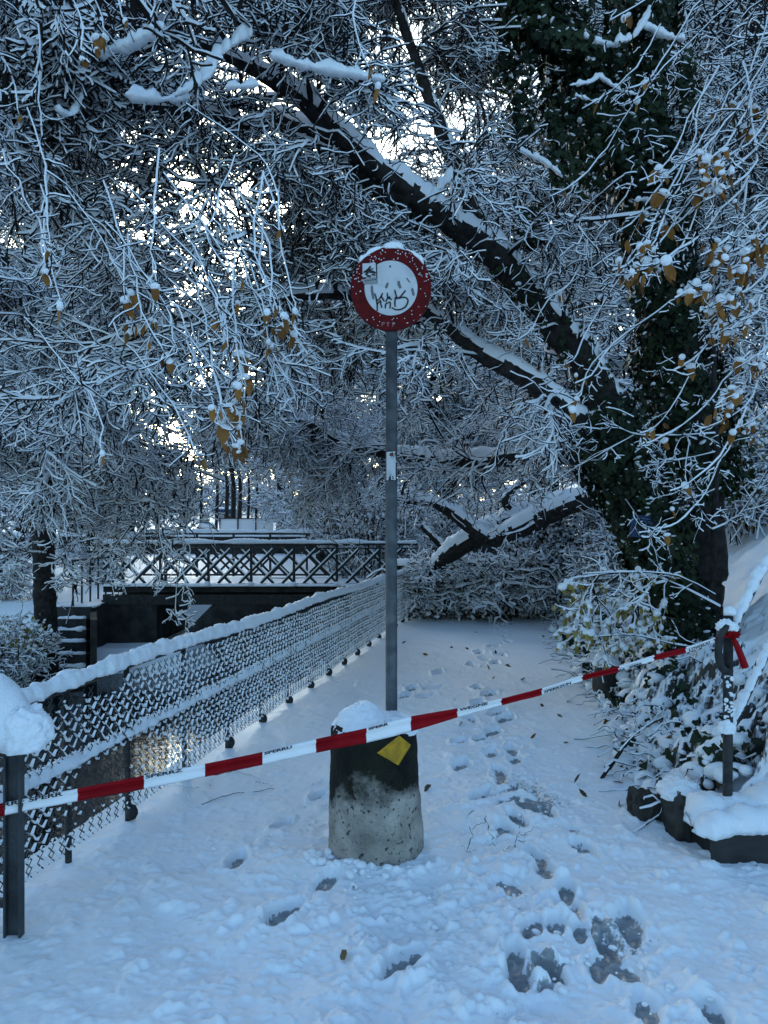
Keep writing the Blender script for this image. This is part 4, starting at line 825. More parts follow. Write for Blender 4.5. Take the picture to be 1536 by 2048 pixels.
# golden leaves on drooping twigs close by
a = Acc(); lp = []
cl = [(205, 105, 5), (165, 135, 1), (40, 250, 1), (80, 305, 1), (100, 520, 1), (120, 630, 1), (250, 612, 2), (268, 665, 3), (300, 668, 5), (330, 735, 2), (357, 722, 2), (440, 655, 1), (455, 700, 1), (487, 720, 4), (545, 718, 3), (485, 780, 6), (470, 800, 4), (488, 828, 5), (448, 838, 3), (460, 850, 2), (440, 866, 3), (478, 870, 3), (455, 905, 2), (470, 915, 3), (485, 885, 3), (565, 475, 1), (545, 640, 2), (557, 635, 1), (575, 672, 4), (590, 640, 1), (525, 665, 2), (310, 590, 1), (400, 930, 1), (205, 925, 1), (120, 80, 1), (745, 180, 2), (455, 560, 1), (480, 615, 2), (250, 60, 1), (90, 560, 1)]
for x, y, k in cl:
    D = 3.35 + rng.random() * .5; y0 = y - 240 - rng.random() * 60
    pts = [[*W(x + rng.normal() * 50 - 90, y0, D + .3), .0045], [*W(x + rng.normal() * 15 - 25, y - 120, D + .1), .0035], [*W(x - 3, y - 40, D), .0025], [*W(x, y - 12, D), .0018]]
    A_ = smooth_path(pts, .03); P, R = chain(pts, 12); P = P + np.cumsum(.016 * rng.normal(size=P.shape), 1) * np.linspace(1, 0, 12)[None, :, None]; C, Rc = spawn(P, R, 9, .20, .8, 5, .08, .3, .2, .8, .0016); kk = keep_clear(C[:, 2]); twigs(a, P, R * .8, .006)
    if kk.any(): twigs(a, C[kk], Rc[kk], .006)
    for j in range(k): lp.append(W(x + rng.normal() * 10 * (k > 1), y - 20 + rng.normal() * 12 * (k > 1), D + rng.normal() * .05))
a.build('near_twigs', ['twig', 'snowf'], BT); leaves(np.array(lp), .072, BT, 'gold', 'golden_leaves', .75, .25, .26)
a = Acc(); lp = []
cl = [(1275, 215, 1, 5.5), (1195, 220, 1, 5.5), (1130, 396, 1, 5.5), (1310, 365, 2, 4.5), (1325, 375, 2, 4.5), (1290, 435, 2, 4.6), (1245, 480, 2, 4.6), (1350, 470, 3, 4.6), (1440, 230, 4, 5), (1475, 235, 5, 5), (1500, 215, 4, 5), (1520, 260, 4, 5), (1400, 325, 5, 4.4), (1420, 335, 5, 4.4), (1450, 340, 5, 4.4), (1415, 390, 6, 4.4), (1440, 405, 4, 4.4), (1255, 545, 3, 4.2), (1280, 550, 5, 4.2), (1305, 545, 5, 4.2), (1330, 535, 4, 4.2), (1300, 515, 3, 4.2),
      (1430, 515, 6, 4.2), (1460, 520, 6, 4.2), (1500, 515, 7, 4.2), (1525, 505, 5, 4.2), (1440, 555, 5, 4.2), (1480, 550, 6, 4.2), (1380, 600, 6, 4.2), (1400, 605, 6, 4.2), (1430, 625, 6, 4.2), (1455, 620, 4, 4.2), (1510, 645, 2, 4.2), (1450, 670, 4, 4.4), (1475, 672, 4, 4.4), (1375, 745, 2, 4.6), (1500, 740, 4, 4.6), (1520, 745, 4, 4.6), (1470, 795, 4, 4.6), (1460, 820, 3, 4.6), (1440, 860, 3, 4.8), (1290, 180, 1, 5), (1250, 45, 2, 5), (1180, 770, 2, 5), (1150, 820, 2, 5), (1135, 740, 1, 5), (1050, 690, 1, 6), (1120, 600, 1, 6), (1310, 870, 2, 5.5), (1325, 890, 2, 5), (1370, 985, 1, 5), (1345, 1060, 2, 5), (1500, 860, 5, 6), (1430, 700, 2, 5)]
for x, y, k, D in cl:
    y0 = y - 170 - rng.random() * 120
    pts = [[*W(x + 140 + rng.normal() * 40, y0, D + .4), .005], [*W(x + 60 + rng.normal() * 15, y - 80, D + .2), .0035], [*W(x + 12, y - 24, D), .0025], [*W(x - 30, y - 2, D - .05), .0016]]
    P, R = chain(pts, 12); P = P + np.cumsum(.016 * rng.normal(size=P.shape), 1) * np.linspace(1, 0, 12)[None, :, None]; C, Rc = spawn(P, R, 8, .26, .8, 5, .04, .3, .2, .8, .0016); C2, R2 = spawn(C, Rc, 3, .10, .8, 4, .04, .3, .2, .8, .0014); twigs(a, P, R, .010); kk = keep_clear(C[:, 2]); twigs(a, C[kk], Rc[kk], .008); twigs(a, C2, R2, .007)
    for j in range(k + (k > 2)): lp.append(W(x + rng.normal() * 16 * (k > 1), y - 16 + rng.normal() * 14 * (k > 1), D + rng.normal() * .08))
a.build('near_twigs', ['twig', 'snowf'], BT); leaves(np.array(lp), .085, BT, 'gold', 'golden_leaves', .8, .3, .30)

# --- bare snowy twigs of a sapling before the ivy tree
c = W(1432, 1190, 6.9); t = thing('sapling', (c[0], c[1], hz(c[0], c[1])), 'thin dark sapling with fine white twigs before the ivy trunk', 'sapling')
A_ = WL([(1424, 1215, 6.9, 7), (1428, 1080, 6.9, 6.5), (1433, 900, 6.8, 6), (1428, 760, 6.8, 5), (1436, 560, 6.7, 4), (1450, 380, 6.6, 3)]); a = Acc(); limb(a, A_, 8, .008, .04, .7); a.build('stem', ['bark', 'snowf'], t, True)
a = Acc()
for pts in ([(1430, 868), (1330, 872), (1262, 868), (1200, 830)], [(1430, 905), (1340, 925), (1290, 935)], [(1270, 870), (1190, 915), (1130, 950), (1070, 1000)], [(1430, 1190), (1350, 1150), (1250, 1145), (1165, 1148)], [(1430, 980), (1370, 1000), (1330, 960), (1300, 930)], [(1425, 1060), (1480, 1030), (1536, 940)], [(1380, 880), (1370, 960), (1400, 1020), (1420, 1045)], [(1440, 1300), (1350, 1290), (1270, 1270), (1180, 1275)], [(1250, 1000), (1290, 1060), (1300, 1090)], [(1200, 860), (1110, 850), (1000, 830)], [(1090, 850), (1150, 900)], [(1430, 820), (1500, 760), (1560, 700)]):
    A_ = np.array([[*W(x, y, 6.3 + .15 * rng.random()), .006 - .0012 * i] for i, (x, y) in enumerate(pts)]); P, R = chain(A_, 14); twigs(a, P, np.maximum(R, .002), .010)
    C, Rc = spawn(P, R, 12, .32, .9, 6, -.02, .3, .1, .7, .0016); twigs(a, C, Rc, .008); C2, R2 = spawn(C, Rc, 3, .11, .8, 4, .0, .3, .2, .8, .0014); twigs(a, C2, R2, .007)
a.build('twigs', ['twig', 'snowf'], t)

# --- dark tree on the left bank beyond the fence, its boughs drooping over the canal
c = W(92, 1335, 15); BLt = thing('canal_tree', (c[0], 15, hz(c[0], 15)), 'slender black trunked tree on the canal bank behind the fence, far left', 'tree')
LT = np.array([[c[0], 15, hz(c[0], 15) - .2, .26], [*W(93, 1290, 15), .22], [*W(86, 1080, 15), .20], [*W(80, 850, 14.8), .18], [*W(70, 600, 14.5), .15], [*W(55, 300, 14), .12], [*W(60, 0, 13.5), .10], [*W(80, -300, 13), .06]])
a = Acc(); limb(a, LT, 16, .02, .05, .75); a.build('trunk', ['bark', 'snowf'], BLt, True)
l1 = WL([(75, 700, 14.4, 12), (170, 560, 9.6, 9), (260, 520, 8.6, 7), (330, 600, 7.8, 5), (370, 760, 7.4, 3)]); l2 = WL([(72, 620, 14.4, 12), (-20, 480, 9, 9), (-80, 500, 7.8, 6)]); l3 = WL([(65, 400, 14.4, 11), (200, 250, 9.5, 8), (380, 260, 8.5, 5), (480, 420, 8, 3)]); l4 = WL([(60, 200, 14.4, 10), (0, 60, 9, 8), (100, -40, 7.5, 6), (250, 30, 6.6, 4)])
l5 = WL([(78, 900, 14.4, 10), (170, 840, 10, 7), (260, 880, 9.4, 5), (320, 1000, 9, 3)]); l6 = WL([(70, 560, 14.4, 10), (220, 420, 11.5, 8), (400, 520, 12, 6), (540, 640, 12.5, 4), (650, 760, 13, 3)]); l7 = WL([(70, 760, 14.6, 8), (20, 700, 9.5, 7), (60, 760, 8.2, 5), (110, 900, 7.6, 3)])
for L_ in (l1, l2, l3, l4, l5, l6, l7): a = Acc(); limb(a, L_, 9, .03, .05, .3); a.build('limb', ['bark', 'snowf'], BLt, True)
crown_from([l1, l2, l3, l4, l5, l6, l7, LT[2:]], [20, 16, 14, 16, 14, 18, 15, 16], 1.4, .016, keep=keep_clear, parent=BLt, r1=.010, droop=(.16, .16, .12, .07), per=(9, 8, 4))
# long weeping boughs hanging over the bridge
a = Acc(); al = []
for x, y, x2, y2, D in ((300, 600, 330, 1200, 9), (250, 640, 250, 1150, 9.5), (180, 700, 190, 1100, 9.8), (320, 560, 400, 1090, 10), (120, 800, 30, 1180, 9), (330, 700, 240, 1200, 9), (380, 700, 350, 1260, 9.4), (430, 600, 300, 1180, 11), (60, 700, 130, 1250, 9), (40, 800, 20, 1100, 8.5), (590, 640, 640, 1000, 12), (560, 640, 560, 920, 11), (640, 640, 630, 1080, 12.5), (700, 640, 700, 1100, 13), (120, 700, 140, 1050, 9), (200, 600, 280, 1000, 8.6)):
    al.append(chain([[*W(x, y, D), .010], [*W(x * .6 + x2 * .4 + rng.normal() * 25, (y + y2) / 2, D - .3), .008], [*W(x2, y2 - 90, D - .4), .005], [*W(x2 + rng.normal() * 20, y2, D - .4), .003]], 16))
P = np.concatenate([q[0] for q in al]); P = P + np.cumsum(.025 * rng.normal(size=P.shape), 1) * [1, 1, .4]; R = np.concatenate([q[1] for q in al]); twigs(a, P, R, .016)
C, Rc = spawn(P, R, 18, .60, .75, 8, .12, .36, .05, .7, .0028); C2, R2 = spawn(C, Rc, 7, .28, .8, 6, .06, .38, .1, .8, .0024); C3, R3 = spawn(C2, R2, 3, .16, .8, 4, .03, .3, .1, .8, .0022)
for q, r_, h in ((C, Rc, .019), (C2, R2, .016), (C3, R3, .014)): kk = keep_clear(q[:, 2]); twigs(a, q[kk], r_[kk], h)
a.build('weeping_boughs', ['twig', 'snowf'], BLt)

# --- trees of the wood behind: a few models, each tree a copy
def wood_model(seed, H, name, label, sn=.030, lo=.12, sp=3.2, dens=1.0):
    t = thing(name, (0, 0, 0), label, 'tree', 'snow laden trees of the wood behind')
    a = Acc(); w_ = .25 * rng.normal(size=(6, 2)); T_ = np.array([[w_[i, 0] * i / 3, w_[i, 1] * i / 3, H * i / 5 - .3 * (i == 0), .20 * (1 - i / 5.6)] for i in range(6)]); T_[0, :2] = 0
    limb(a, T_, 10, .02, .25, .7)
    P, R = chain(T_, 30); L0, R0 = spawn(P, R, int(22 * dens), sp, 1.05, 8, .02, .16, lo, .5, .010, .45, .06, .35)
    for k in range(len(L0)): limb(a, np.c_[L0[k], R0[k] + .004], 6, .04, .3, .2)
    a.build('trunk', ['bark', 'snowf'], t, True)
    a = Acc(); C1, R1 = spawn(L0, R0, 9, sp * .5, .85, 7, .07, .16, .1, .5, .005, .6); C2, R2 = spawn(C1, R1, 8, sp * .27, .85, 5, .06, .26, .1, .6, .004, .7); C3, R3 = spawn(C2, R2, 5, sp * .13, .85, 4, .04, .28, .1, .8, .0035, .8)
    for q, r_, h in ((C1, R1, sn * 1.5), (C2, R2, sn * 1.05), (C3, R3, sn * .7)): twigs(a, q, r_, h)
    a.build('crown', ['twig', 'snowf'], t); return t
WM = [wood_model(1, 11, 'beech_tree', 'x'), wood_model(2, 8, 'beech_tree', 'x', lo=.06, sp=2.8), wood_model(3, 13, 'beech_tree', 'x', lo=.2, sp=3.6)]
used = set()
def copy_tree(src, loc, rz, sc, label):
    r = src if src.name not in used else src.copy()
    if src.name not in used: used.add(src.name)
    else:
        COL.objects.link(r)
        for c_ in src.children: d = c_.copy(); COL.objects.link(d); d.parent = r
    r.location = loc; r.rotation_euler = (0, 0, rz); r.scale = (sc, sc, sc); r['label'] = label; r['group'] = 'snow laden trees of the wood behind'
    return r
spots = [(0, 760, 23, .9, 0), (1, 900, 24, 1.2, 1), (2, 1080, 24, 1.1, 0), (0, 1300, 15, 1.0, 2), (1, 1560, 12, 1.0, 0), (2, 1700, 16, 1.1, 1), (0, 1180, 24, 1.2, 3), (2, 900, 27, 1.2, 1), (1, 640, 30, 1.1, 2), (0, 620, 36, 1.0, 0), (2, 100, 30, .8, 1), (1, -60, 19, 1.1, 0), (0, -250, 25, 1.2, 2), (2, 260, 38, .85, 3), (1, 200, 48, 1.6, 0), (0, 40, 45, 1.2, 2), (1, 560, 46, 1.6, 1), (2, 1450, 26, 1.4, 0), (1, 1000, 40, 1.5, 2), (0, 780, 50, 1.6, 1), (1, 1640, 10.5, .55, 2), (2, 620, 60, 1.5, 0), (1, 180, 24, .62, 1), (2, 1120, 16.5, 1.1, 2)]
labs = ['snowy tree directly behind the sign pole, past the bridge', 'snow laden tree just right of the sign pole beyond the fallen trunk', 'snow laden tree standing above the thick end of the fallen trunk', 'snowy tree on the bank close behind the ivy tree', 'snowy tree high on the bank behind the handrail post', 'farther snowy tree up the bank, cut off by the right edge', 'snow laden tree between the fallen trunk and the ivy tree', 'tall snowy tree rising behind the fallen trunk, farther off', 'snowy tree beyond the bridge just left of the sign pole', 'smaller snowy tree beyond the bridge beside the mesh fence panels', 'low snowy tree over the landing left of the bridge', 'snowy tree cut off by the left edge beyond the canal', 'snow laden tree past the left edge, farther up the canal', 'low snowy tree behind the left half of the bridge', 'tall distant snowy tree above the left half of the bridge', 'distant snowy tree behind the slender black canal trunk', 'distant snowy tree right of the lane trunks', 'tall snowy tree on the upper bank behind the golden leaves', 'distant tall snowy tree seen above the fallen trunk', 'distant tall snowy tree showing behind the round sign', 'small snowy tree at the far right edge behind the handrails', 'far snowy tree closing the lane behind its trunks', 'small snowy tree on the far bank left of the bridge', 'tall snowy tree rising between the long limb and the ivy trunk']
for k, (mi, x, D, sc, rz) in enumerate(spots):
    p = W(x, HOR, D); side = 'canal side' if x < 420 else 'far end of the path' if x < 1150 else 'bank on the right'
    copy_tree(WM[mi], (p[0], p[1], hz(p[0], p[1])), rz * 1.7 + k, sc, labs[k])
# trunks lining the lane
for k, (x, D, r_) in enumerate(((400, 52, 4), (432, 58, 5), (452, 66, 6), (464, 48, 8), (478, 60, 6), (496, 70, 4), (512, 74, 4), (526, 80, 3.5), (538, 90, 3))):
    p = W(x, HOR, D); z0 = hz(p[0], D); t = thing('lane_tree', (p[0], D, z0), ('leftmost', 'second', 'third', 'fourth and thickest', 'fifth', 'sixth', 'seventh', 'eighth', 'rightmost and farthest')[k] + ' dark trunk of the row lining the lane beyond the bridge', 'tree', 'trunks lining the lane beyond the bridge')
    a = Acc(); T_ = np.array([[p[0], D, z0 - .2, r_ / F * D * .75], [p[0] + .1, D, z0 + 3, r_ / F * D * .6], [p[0] - .1, D, z0 + 6, r_ / F * D * .5], [p[0] + .3, D, z0 + 10, .05]]); limb(a, T_, 8, .03, .4, .8); tk = a.build('trunk', ['bark', 'snowf'], t, True)
    P, R = chain(T_, 20); a = Acc(); C, Rc = spawn(P, R, 26, 3., 1., 7, .0, .2, .42, .4, .012, .6, .05); C2, R2 = spawn(C, Rc, 9, 1.3, .8, 5, .05, .25, .1, .6, .008); C3, R3 = spawn(C2, R2, 7, .6, .8, 4, .05, .25, .1, .8, .006)
    for q, rr, h in ((C, Rc, .06), (C2, R2, .05), (C3, R3, .04)): twigs(a, q, rr, h)
    a.build('crown', ['twig', 'snowf'], t)
# far wood that reads as one mass
a = Acc(); n = 2600; x = rng.random(n) * 160 - 80; y = 70 + rng.random(n) * 45; z = height(x, y) + rng.random(n) ** 1.2 * 11 * (.35 + .65 * sst(-15, 10, x)) ; P = np.stack([x, y, z], 1)[:, None] + np.linspace(0, 1, 5)[None, :, None] * rng.normal(size=(n, 1, 3)) * 1.5
R = np.full((n, 5), .02); twigs(a, P, R, .10); C, Rc = spawn(P, R, 8, 1.7, .9, 4, .05, .3, 0, 1, .015); twigs(a, C, Rc, .08); C, Rc = spawn(C, Rc, 4, .8, .9, 4, .05, .3, 0, 1, .012); twigs(a, C, Rc, .06)
tag(a.build('wood', ['twig', 'snowf']), 'distant snowy wood closing the view', 'wood', kind='stuff')

# --- leafy bushes
def bush(name, c, rad, n, mt, label, cat='bush', leaf=.07, twn=60, sn=.5, seed=0, floor=True):
    t = thing(name, (c[0], c[1], hz(c[0], c[1])), label, cat)
    u_ = nrm(rng.normal(size=(n * 2, 3))) * (rng.random((n * 2, 1)) ** .45); k = fbm(u_[:, 0] * 2.2, u_[:, 1] * 2.2, u_[:, 2] * 2.2 + seed, seed, 3) > -.25; u_ = u_[k][:n]; p = c + u_ * rad
    g_ = height(p[:, 0], p[:, 1]); p = p[p[:, 2] > g_ + .02] if floor else p
    leaves(p, leaf, t, mt, 'foliage', sn, .7, .42)
    a = Acc(); b0 = np.array([[c[0], c[1], hz(c[0], c[1]) - .1]]); P = np.repeat(b0, twn, 0)[:, None] + rng.normal(size=(twn, 1, 3)) * [.3, .2, .02]; e = c + nrm(rng.normal(size=(twn, 3))) * rad * .9; e[:, 2] = np.maximum(e[:, 2], height(e[:, 0], e[:, 1]) + .05); s_ = np.linspace(0, 1, 8)[None, :, None]
    P = P * (1 - s_) + e[:, None] * s_ + np.array([0, 0, 1]) * np.sin(s_ * np.pi) * rad[2] * .35 + .04 * rng.normal(size=(twn, 8, 3)); R = np.full((twn, 8), .006)
    twigs(a, P, R, .022); C, Rc = spawn(P, R, 7, .5, .8, 5, .05, .25, .3, .7, .003); twigs(a, C, Rc, .018); C, Rc = spawn(C, Rc, 4, .22, .8, 4, .05, .25, .1, .8, .0025); twigs(a, C, Rc, .015)
    a.build('branches', ['twig', 'snowf'], t); return t
bush('evergreen_bush', W(1110, 1070, 14.5), np.array([1.2, .8, .8]), 2400, 'ivy', 'dense dark evergreen bush under snow behind the fallen trunk', leaf=.085, sn=.65, seed=3)
bush('evergreen_bush', W(1225, 930, 12.6), np.array([.55, .5, .7]), 1500, 'olive', 'hanging olive leaved bush between the fallen trunk and ivy tree', leaf=.075, sn=.7, seed=5)
bush('evergreen_bush', W(740, 1030, 20), np.array([1.7, 1.0, .95]), 1800, 'brown', 'brownish leafy bush by the right end of the bridge', leaf=.10, sn=.55, seed=7)
bush('evergreen_bush', W(1490, 940, 10.), np.array([.75, .7, .8]), 1300, 'olive', 'yellow green leaved bush full of snow high on the bank', leaf=.06, sn=.85, seed=9)
bush('evergreen_bush', W(25, 1280, 14.6), np.array([.9, .6, .5]), 500, 'olive', 'low leafy bush beside the black trunk on the canal bank', leaf=.085, sn=.5, seed=11)
bush('evergreen_bush', W(1230, 1120, 11.5), np.array([.55, .5, .55]), 1000, 'brown', 'snow smothered low bush right of the path by the blue notice', leaf=.07, sn=.8, seed=12)

# --- the fallen tree across the path
c = W(1000, 1100, 13); FT = thing('fallen_tree', (c[0], c[1], 0), 'fallen tree with thick snow on its trunk blocking the end of the path', 'fallen tree')
f1 = WL([(1215, 980, 11.6, 24), (1150, 1003, 11.8, 23), (1090, 1030, 12.1, 22), (1035, 1058, 12.4, 20), (985, 1078, 12.7, 18), (950, 1062, 12.6, 13), (905, 1028, 12.4, 11), (865, 1006, 12.2, 9), (830, 1003, 12.0, 7), (808, 1003, 11.9, 5)])
f2 = WL([(1110, 1005, 12.5, 19), (1040, 1034, 12.7, 20), (970, 1062, 12.9, 20), (915, 1095, 13.1, 19), (870, 1135, 13.3, 14), (830, 1180, 13.6, 8)])
f3 = WL([(840, 1165, 14.6, 8), (930, 1180, 14.4, 11), (1040, 1196, 14.2, 12), (1120, 1190, 14., 9), (1180, 1150, 13.4, 6)]); f4 = WL([(780, 1130, 14.2, 8), (830, 1135, 14, 9), (880, 1165, 14, 7), (960, 1190, 14.2, 5)]); f5 = WL([(1040, 1040, 12.8, 9), (1010, 1000, 12.6, 7), (1060, 960, 12.5, 5), (1090, 1000, 12.4, 4)])
f6 = WL([(905, 1120, 13.9, 7), (870, 1080, 13.7, 6), (840, 1050, 13.6, 4)])
for nm, L_, s_ in (('trunk', f1, .06), ('trunk', f2, .06), ('branch', f3, .08), ('branch', f4, .06), ('branch', f5, .05), ('branch', f6, .05)): a = Acc(); limb(a, L_, 22, s_ * .9, .03, .22, .14); a.build(nm, ['bark', 'snow'], FT, True)
crown_from([f1, f2, f3, f4, f5], [8, 9, 8, 6, 6], .7, .018, parent=FT, keep=lambda p: (p[:, 2] > .02) & (p[:, 1] > 9) & ~((pix(p)[0] > 800) & (pix(p)[0] < 1190) & (pix(p)[1] < 1125) & (p[:, 1] < 14.3) & (rng.random(len(p)) < .9)), droop=(.0, .03, .04, .03), per=(8, 7, 3), r1=.012)
n = 5200; xx = 815 + rng.random(n) * 330; e_ = sst(815, 850, xx); top = 1105 + 70 * sst(950, 1130, xx); y = top + rng.random(n) * (1238 - top) - 20 * (xx > 1080); D = 15.0 - 1.6 * sst(1110, 1240, y) + rng.random(n) * 1.8; p = W(0, 0, 1) * 0 + np.stack([(xx - CX) / F * D, D, CAMZ - (y - HOR) / F * D], 1); k = (p[:, 2] > .01) & (fbm(p[:, 0] * 2, p[:, 2] * 3, p[:, 1], 9, 3) > -.35); k &= ~((y < 1128) & (D < 14.6)); leaves(p[k], .085, FT, 'brown', 'withered_leaves', .30, .8, .42)
a = Acc(); n = 620; xx = 815 + rng.random(n) * 340; y = 1120 + rng.random(n) * 115; D = 13.3 + rng.random(n) * 1.6; p = np.stack([(xx - CX) / F * D, D, np.maximum(CAMZ - (y - HOR) / F * D, .03)], 1); d = rng.normal(size=(n, 3)) * [.35, .2, .08]; s_ = np.linspace(0, 1, 7)[None, :, None]; P = p[:, None] + d[:, None] * s_ + .03 * rng.normal(size=(n, 7, 3)) + np.array([0, 0, .12]) * np.sin(s_ * 3.14); P[..., 2] = np.maximum(P[..., 2], .01)
twigs(a, P, np.full((n, 7), .009), .040); C, Rc = spawn(P, np.full((n, 7), .007), 5, .3, .8, 5, .03, .25, .1, .7, .003); twigs(a, C, Rc, .018); a.build('broken_twigs', ['twig', 'snowf'], FT)
# loose bough with yellow green leaves hanging by the path
c = W(1250, 1200, 6.6); t = thing('leafy_bough', (c[0], c[1], hz(c[0], c[1])), 'low snowy bough with drooping yellow green leaves beside the path', 'branch')
a = Acc(); lp = []
for pts in ([(1440, 1215), (1330, 1160), (1230, 1146), (1150, 1160)], [(1330, 1165), (1280, 1180), (1240, 1230), (1215, 1280)], [(1240, 1150), (1190, 1190), (1170, 1240), (1165, 1275)], [(1200, 1150), (1165, 1200), (1150, 1250)], [(1330, 1200), (1310, 1240), (1300, 1280)], [(1300, 1175), (1270, 1220), (1262, 1290)], [(1180, 1160), (1200, 1220), (1205, 1290), (1215, 1325)]):
    A_ = np.array([[*W(x, y, 6.5 + .3 * rng.random()), .007 - .0014 * i] for i, (x, y) in enumerate(pts)]); P, R = chain(A_, 14); twigs(a, P, np.maximum(R, .002), .018); C, Rc = spawn(P, R, 16, .32, .9, 6, .14, .25, .1, .7, .0018); twigs(a, C, Rc, .013)
    lp.append(C[:, 3:][rng.random(len(C)) < .9].reshape(-1, 3))
lp = np.concatenate(lp); x_, y_ = pix(lp); lp = lp[(y_ > 1135) & (y_ < 1330) & (rng.random(len(lp)) < .9)]; a.build('twigs', ['twig', 'snowf'], t); leaves(lp, .075, t, 'olive', 'yellow_leaves', .8, .35, .38)

# --- snowed-under brambles along the foot of the bank
n = 2200; Y = 4.15 + rng.random(n) ** 1.1 * 9; e_ = edgeR(Y); s_ = -.10 + rng.random(n) ** 1.5 * 1.15; cl_ = fbm(Y * 2.6, s_ * 3.0, 0, 55, 3); k = (cl_ > -.25 + .5 * sst(.5, 1.1, s_)) | (s_ < .22); Y, s_, e_ = Y[k], s_[k], e_[k]; X = e_ + s_; Z = height(X, Y); n = len(X)
a = Acc(); Z = Z + .03; up = .10 * rng.random(n) ** 2 * sst(-.15, .25, s_); sc = (.018 + .055 * rng.random(n) ** 2.2)
P3 = np.stack([X, Y, Z + up], 1); kk_ = ~((pix(P3)[0] > 1290) & (pix(P3)[1] < 1312)) & ~((s_ > .42) & (Y < 6.5) & (rng.random(n) < .85)); P3 = P3[kk_]; sc = sc[kk_]; n = len(P3); blobs(a, P3, np.stack([sc * (1.0 + .7 * rng.random(n)), sc, sc * .75], 1), 1)
j_ = rng.random(n) < .3; nj = int(j_.sum()); place(a, LEAF_V, LEAF_Q, LEAF_T, P3[j_] - [0, 0, .01], rotz(rng.random(nj) * 6.28) @ tilt(nj, .8), .04 + .05 * rng.random(nj), 2, 2)
nl = 3200; Yl = 4.1 + rng.random(nl) * 7; sl = -.06 + .50 * rng.random(nl) ** 1.3; kl = fbm(Yl * 2.2, sl * 4, 0, 57, 3) > -.15; Yl, sl = Yl[kl], sl[kl]; nl = len(Yl); Xl = edgeR(Yl) + sl; Pl = np.stack([Xl, Yl, height(Xl, Yl) + .02 + .12 * rng.random(nl)], 1)
place(a, IVY_V, None, IVY_T, Pl, rotz(rng.normal(size=nl) * .7 - .5) @ tilt(nl, .6), .035 + .035 * rng.random(nl), 3, 3)
m_ = 420; i = rng.integers(0, n, m_); d = np.stack([-.08 + .12 * rng.normal(size=m_), -.05 + .10 * rng.normal(size=m_), .0 + .05 * rng.normal(size=m_)], 1); tt = np.linspace(0, 1, 7)[None, :, None]; P = P3[i][:, None] + d[:, None] * tt + np.array([0, 0, .08]) * np.sin(tt * 3) * .5 + .010 * rng.normal(size=(m_, 7, 3)); P[..., 2] = np.maximum(P[..., 2], height(P[..., 0], P[..., 1]) + .004)
twigs(a, P, np.full((m_, 7), .003), .011); tag(a.build('undergrowth', ['twig', 'snow', 'brown', 'ivy'], smooth=True), 'snow covered brambles along the foot of the bank', 'undergrowth', kind='stuff')
# sticks leaning out of the bank
for k, (pts, r_, lb) in enumerate(([[(1200, 1562), (1250, 1490), (1290, 1455), (1325, 1435)], .011, 'longest dark stick leaning out of the bank onto the path'], [[(1242, 1535), (1290, 1490), (1335, 1462)], .010, 'shorter dark stick just right of the longest one'], [[(1215, 1545), (1262, 1478), (1300, 1448), (1318, 1425)], .008, 'thin dark stick lying against the longest stick at the bank'], [[(1280, 1560), (1318, 1520), (1360, 1500)], .009, 'short dark stick nearest the stone step poking from brambles'], [[(1255, 1672), (1290, 1650), (1350, 1610), (1380, 1590)], .005, 'thin forked twig poking from the bank near the dark rock'])):
    ds = [F * CAMZ / (pts[0][1] - HOR)]; D0 = ds[0]; A_ = np.array([[*W(x, y, D0 + .10 * i), r_ * (1 - .1 * i)] for i, (x, y) in enumerate(pts)]); A_[0, 2] = max(A_[0, 2], .0); a = Acc(); limb(a, A_, 8, .006, .02, .72); P, R = chain(A_, 10); C, Rc = spawn(P, R, 4, .14, .7, 5, .0, .3, .3, .5, .0018); twigs(a, C, Rc, .006); tag(a.build('stick', ['bark', 'snowf'], smooth=True, origin=tuple(A_[0, :3])), lb, 'stick')
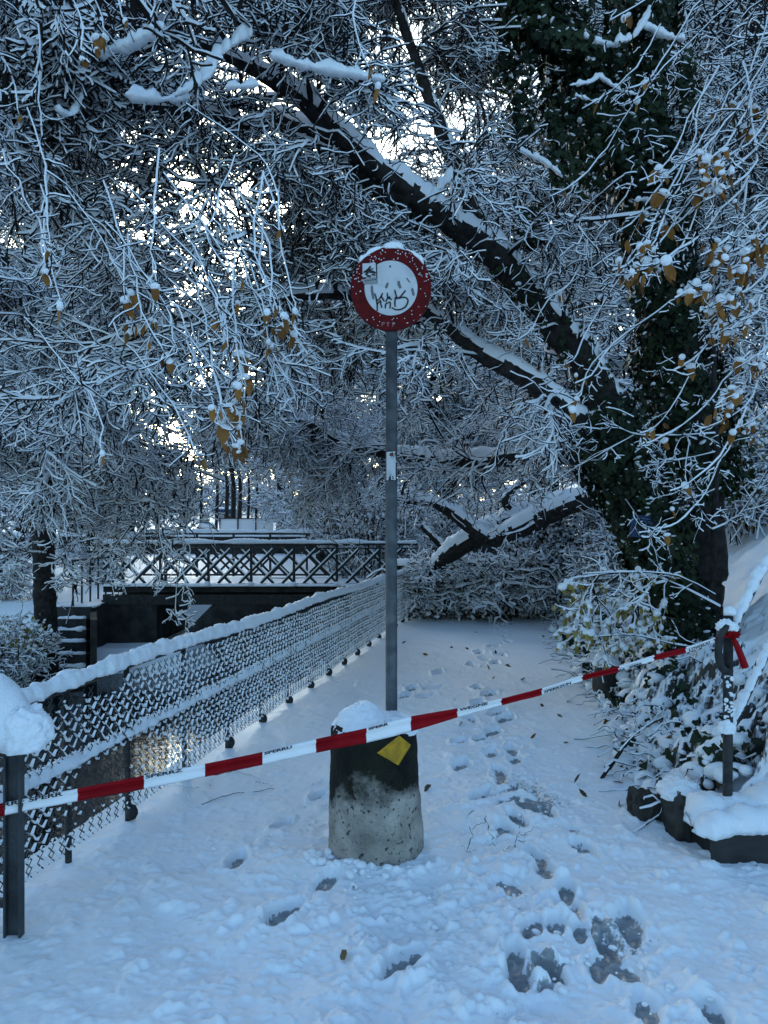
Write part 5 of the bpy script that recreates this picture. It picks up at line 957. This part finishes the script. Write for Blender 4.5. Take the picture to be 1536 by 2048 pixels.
# small dead twigs on the snow
def snowtwig(lines, label, D0y):
    a = Acc(); D = F * CAMZ / (D0y - HOR); o = None
    for pts, r_, lift in lines:
        V = []
        for (x, y) in pts:
            if lift: p = W(x, y, D)
            else: p = G(x, y); p[2] = .012 + hz(p[0], p[1])
            V.append(p)
        if o is None: o = V[0]
        A_ = np.c_[np.array(V), np.linspace(r_, r_ * .6, len(V))]; P, R = chain(A_, 12); P = P + .004 * rng.normal(size=P.shape); twigs(a, P, R, .002)
    tag(a.build('dead_twig', ['twig', 'snowf'], origin=tuple(o)), label, 'twig')
snowtwig([([(935, 1700), (945, 1665), (932, 1640), (945, 1620)], .003, 1), ([(945, 1665), (960, 1645), (972, 1648)], .0025, 1), ([(968, 1632), (978, 1660), (990, 1690)], .003, 1), ([(925, 1690), (938, 1705), (950, 1700)], .002, 1)], 'wiry dead twig standing in the snow right of the bollard', 1705)
snowtwig([([(1030, 1705), (1035, 1670), (1042, 1650)], .003, 1), ([(1036, 1672), (1060, 1662), (1083, 1645)], .0025, 1), ([(1005, 1700), (1030, 1690)], .002, 1)], 'forked dead twig standing in the snow beside muddy footprints', 1705)
snowtwig([([(405, 1605), (450, 1590), (500, 1582), (550, 1577)], .004, 0), ([(420, 1570), (425, 1550), (470, 1540), (520, 1555)], .003, 0), ([(360, 1568), (400, 1575), (430, 1598)], .002, 0), ([(480, 1585), (490, 1575)], .002, 0), ([(370, 1575), (385, 1605)], .002, 0), ([(510, 1560), (545, 1570)], .002, 0)], 'branched dead twig lying on the snow left of the bollard', 1600)
snowtwig([([(706, 1780), (709, 1768)], .0025, 1)], 'tiny twig stub poking from the snow in front of the bollard', 1782)
# fallen leaves on the snow
lf = [(1060, 1485), (1115, 1435), (1127, 1492), (1210, 1455), (862, 1582), (1148, 1572), (1225, 1570), (900, 1298), (938, 1300), (948, 1264), (992, 1310), (1009, 1330), (980, 1340), (1012, 1332), (1084, 1273), (1100, 1290), (812, 1288), (1042, 1362), (918, 1458), (1080, 1418), (684, 1905), (990, 1360), (1157, 1325), (1190, 1312), (845, 1311), (1175, 1600), (1240, 1615), (768, 1640), (1520, 1735)]
for k, (x, y) in enumerate(lf):
    g_ = G(x, y); s_ = .05 + .03 * rng.random(); a = Acc(); V = LEAF_V.copy() * s_; V = V @ tilt(1, 1.3)[0].T; V = V @ np.array([[1, 0, 0], [0, 0, 1], [0, -1, 0]]).T; a.add(V - [0, 0, V[:, 2].min() - .004], LEAF_Q, 0, LEAF_T, 0)
    o = a.build('fallen_leaf', ['gold' if k % 3 == 0 else 'brown']); o.location = (g_[0], g_[1], hz(g_[0], g_[1])); tag(o, 'small withered brown leaf lying on the snow of the path', 'leaf', 'fallen leaves scattered on the snow')
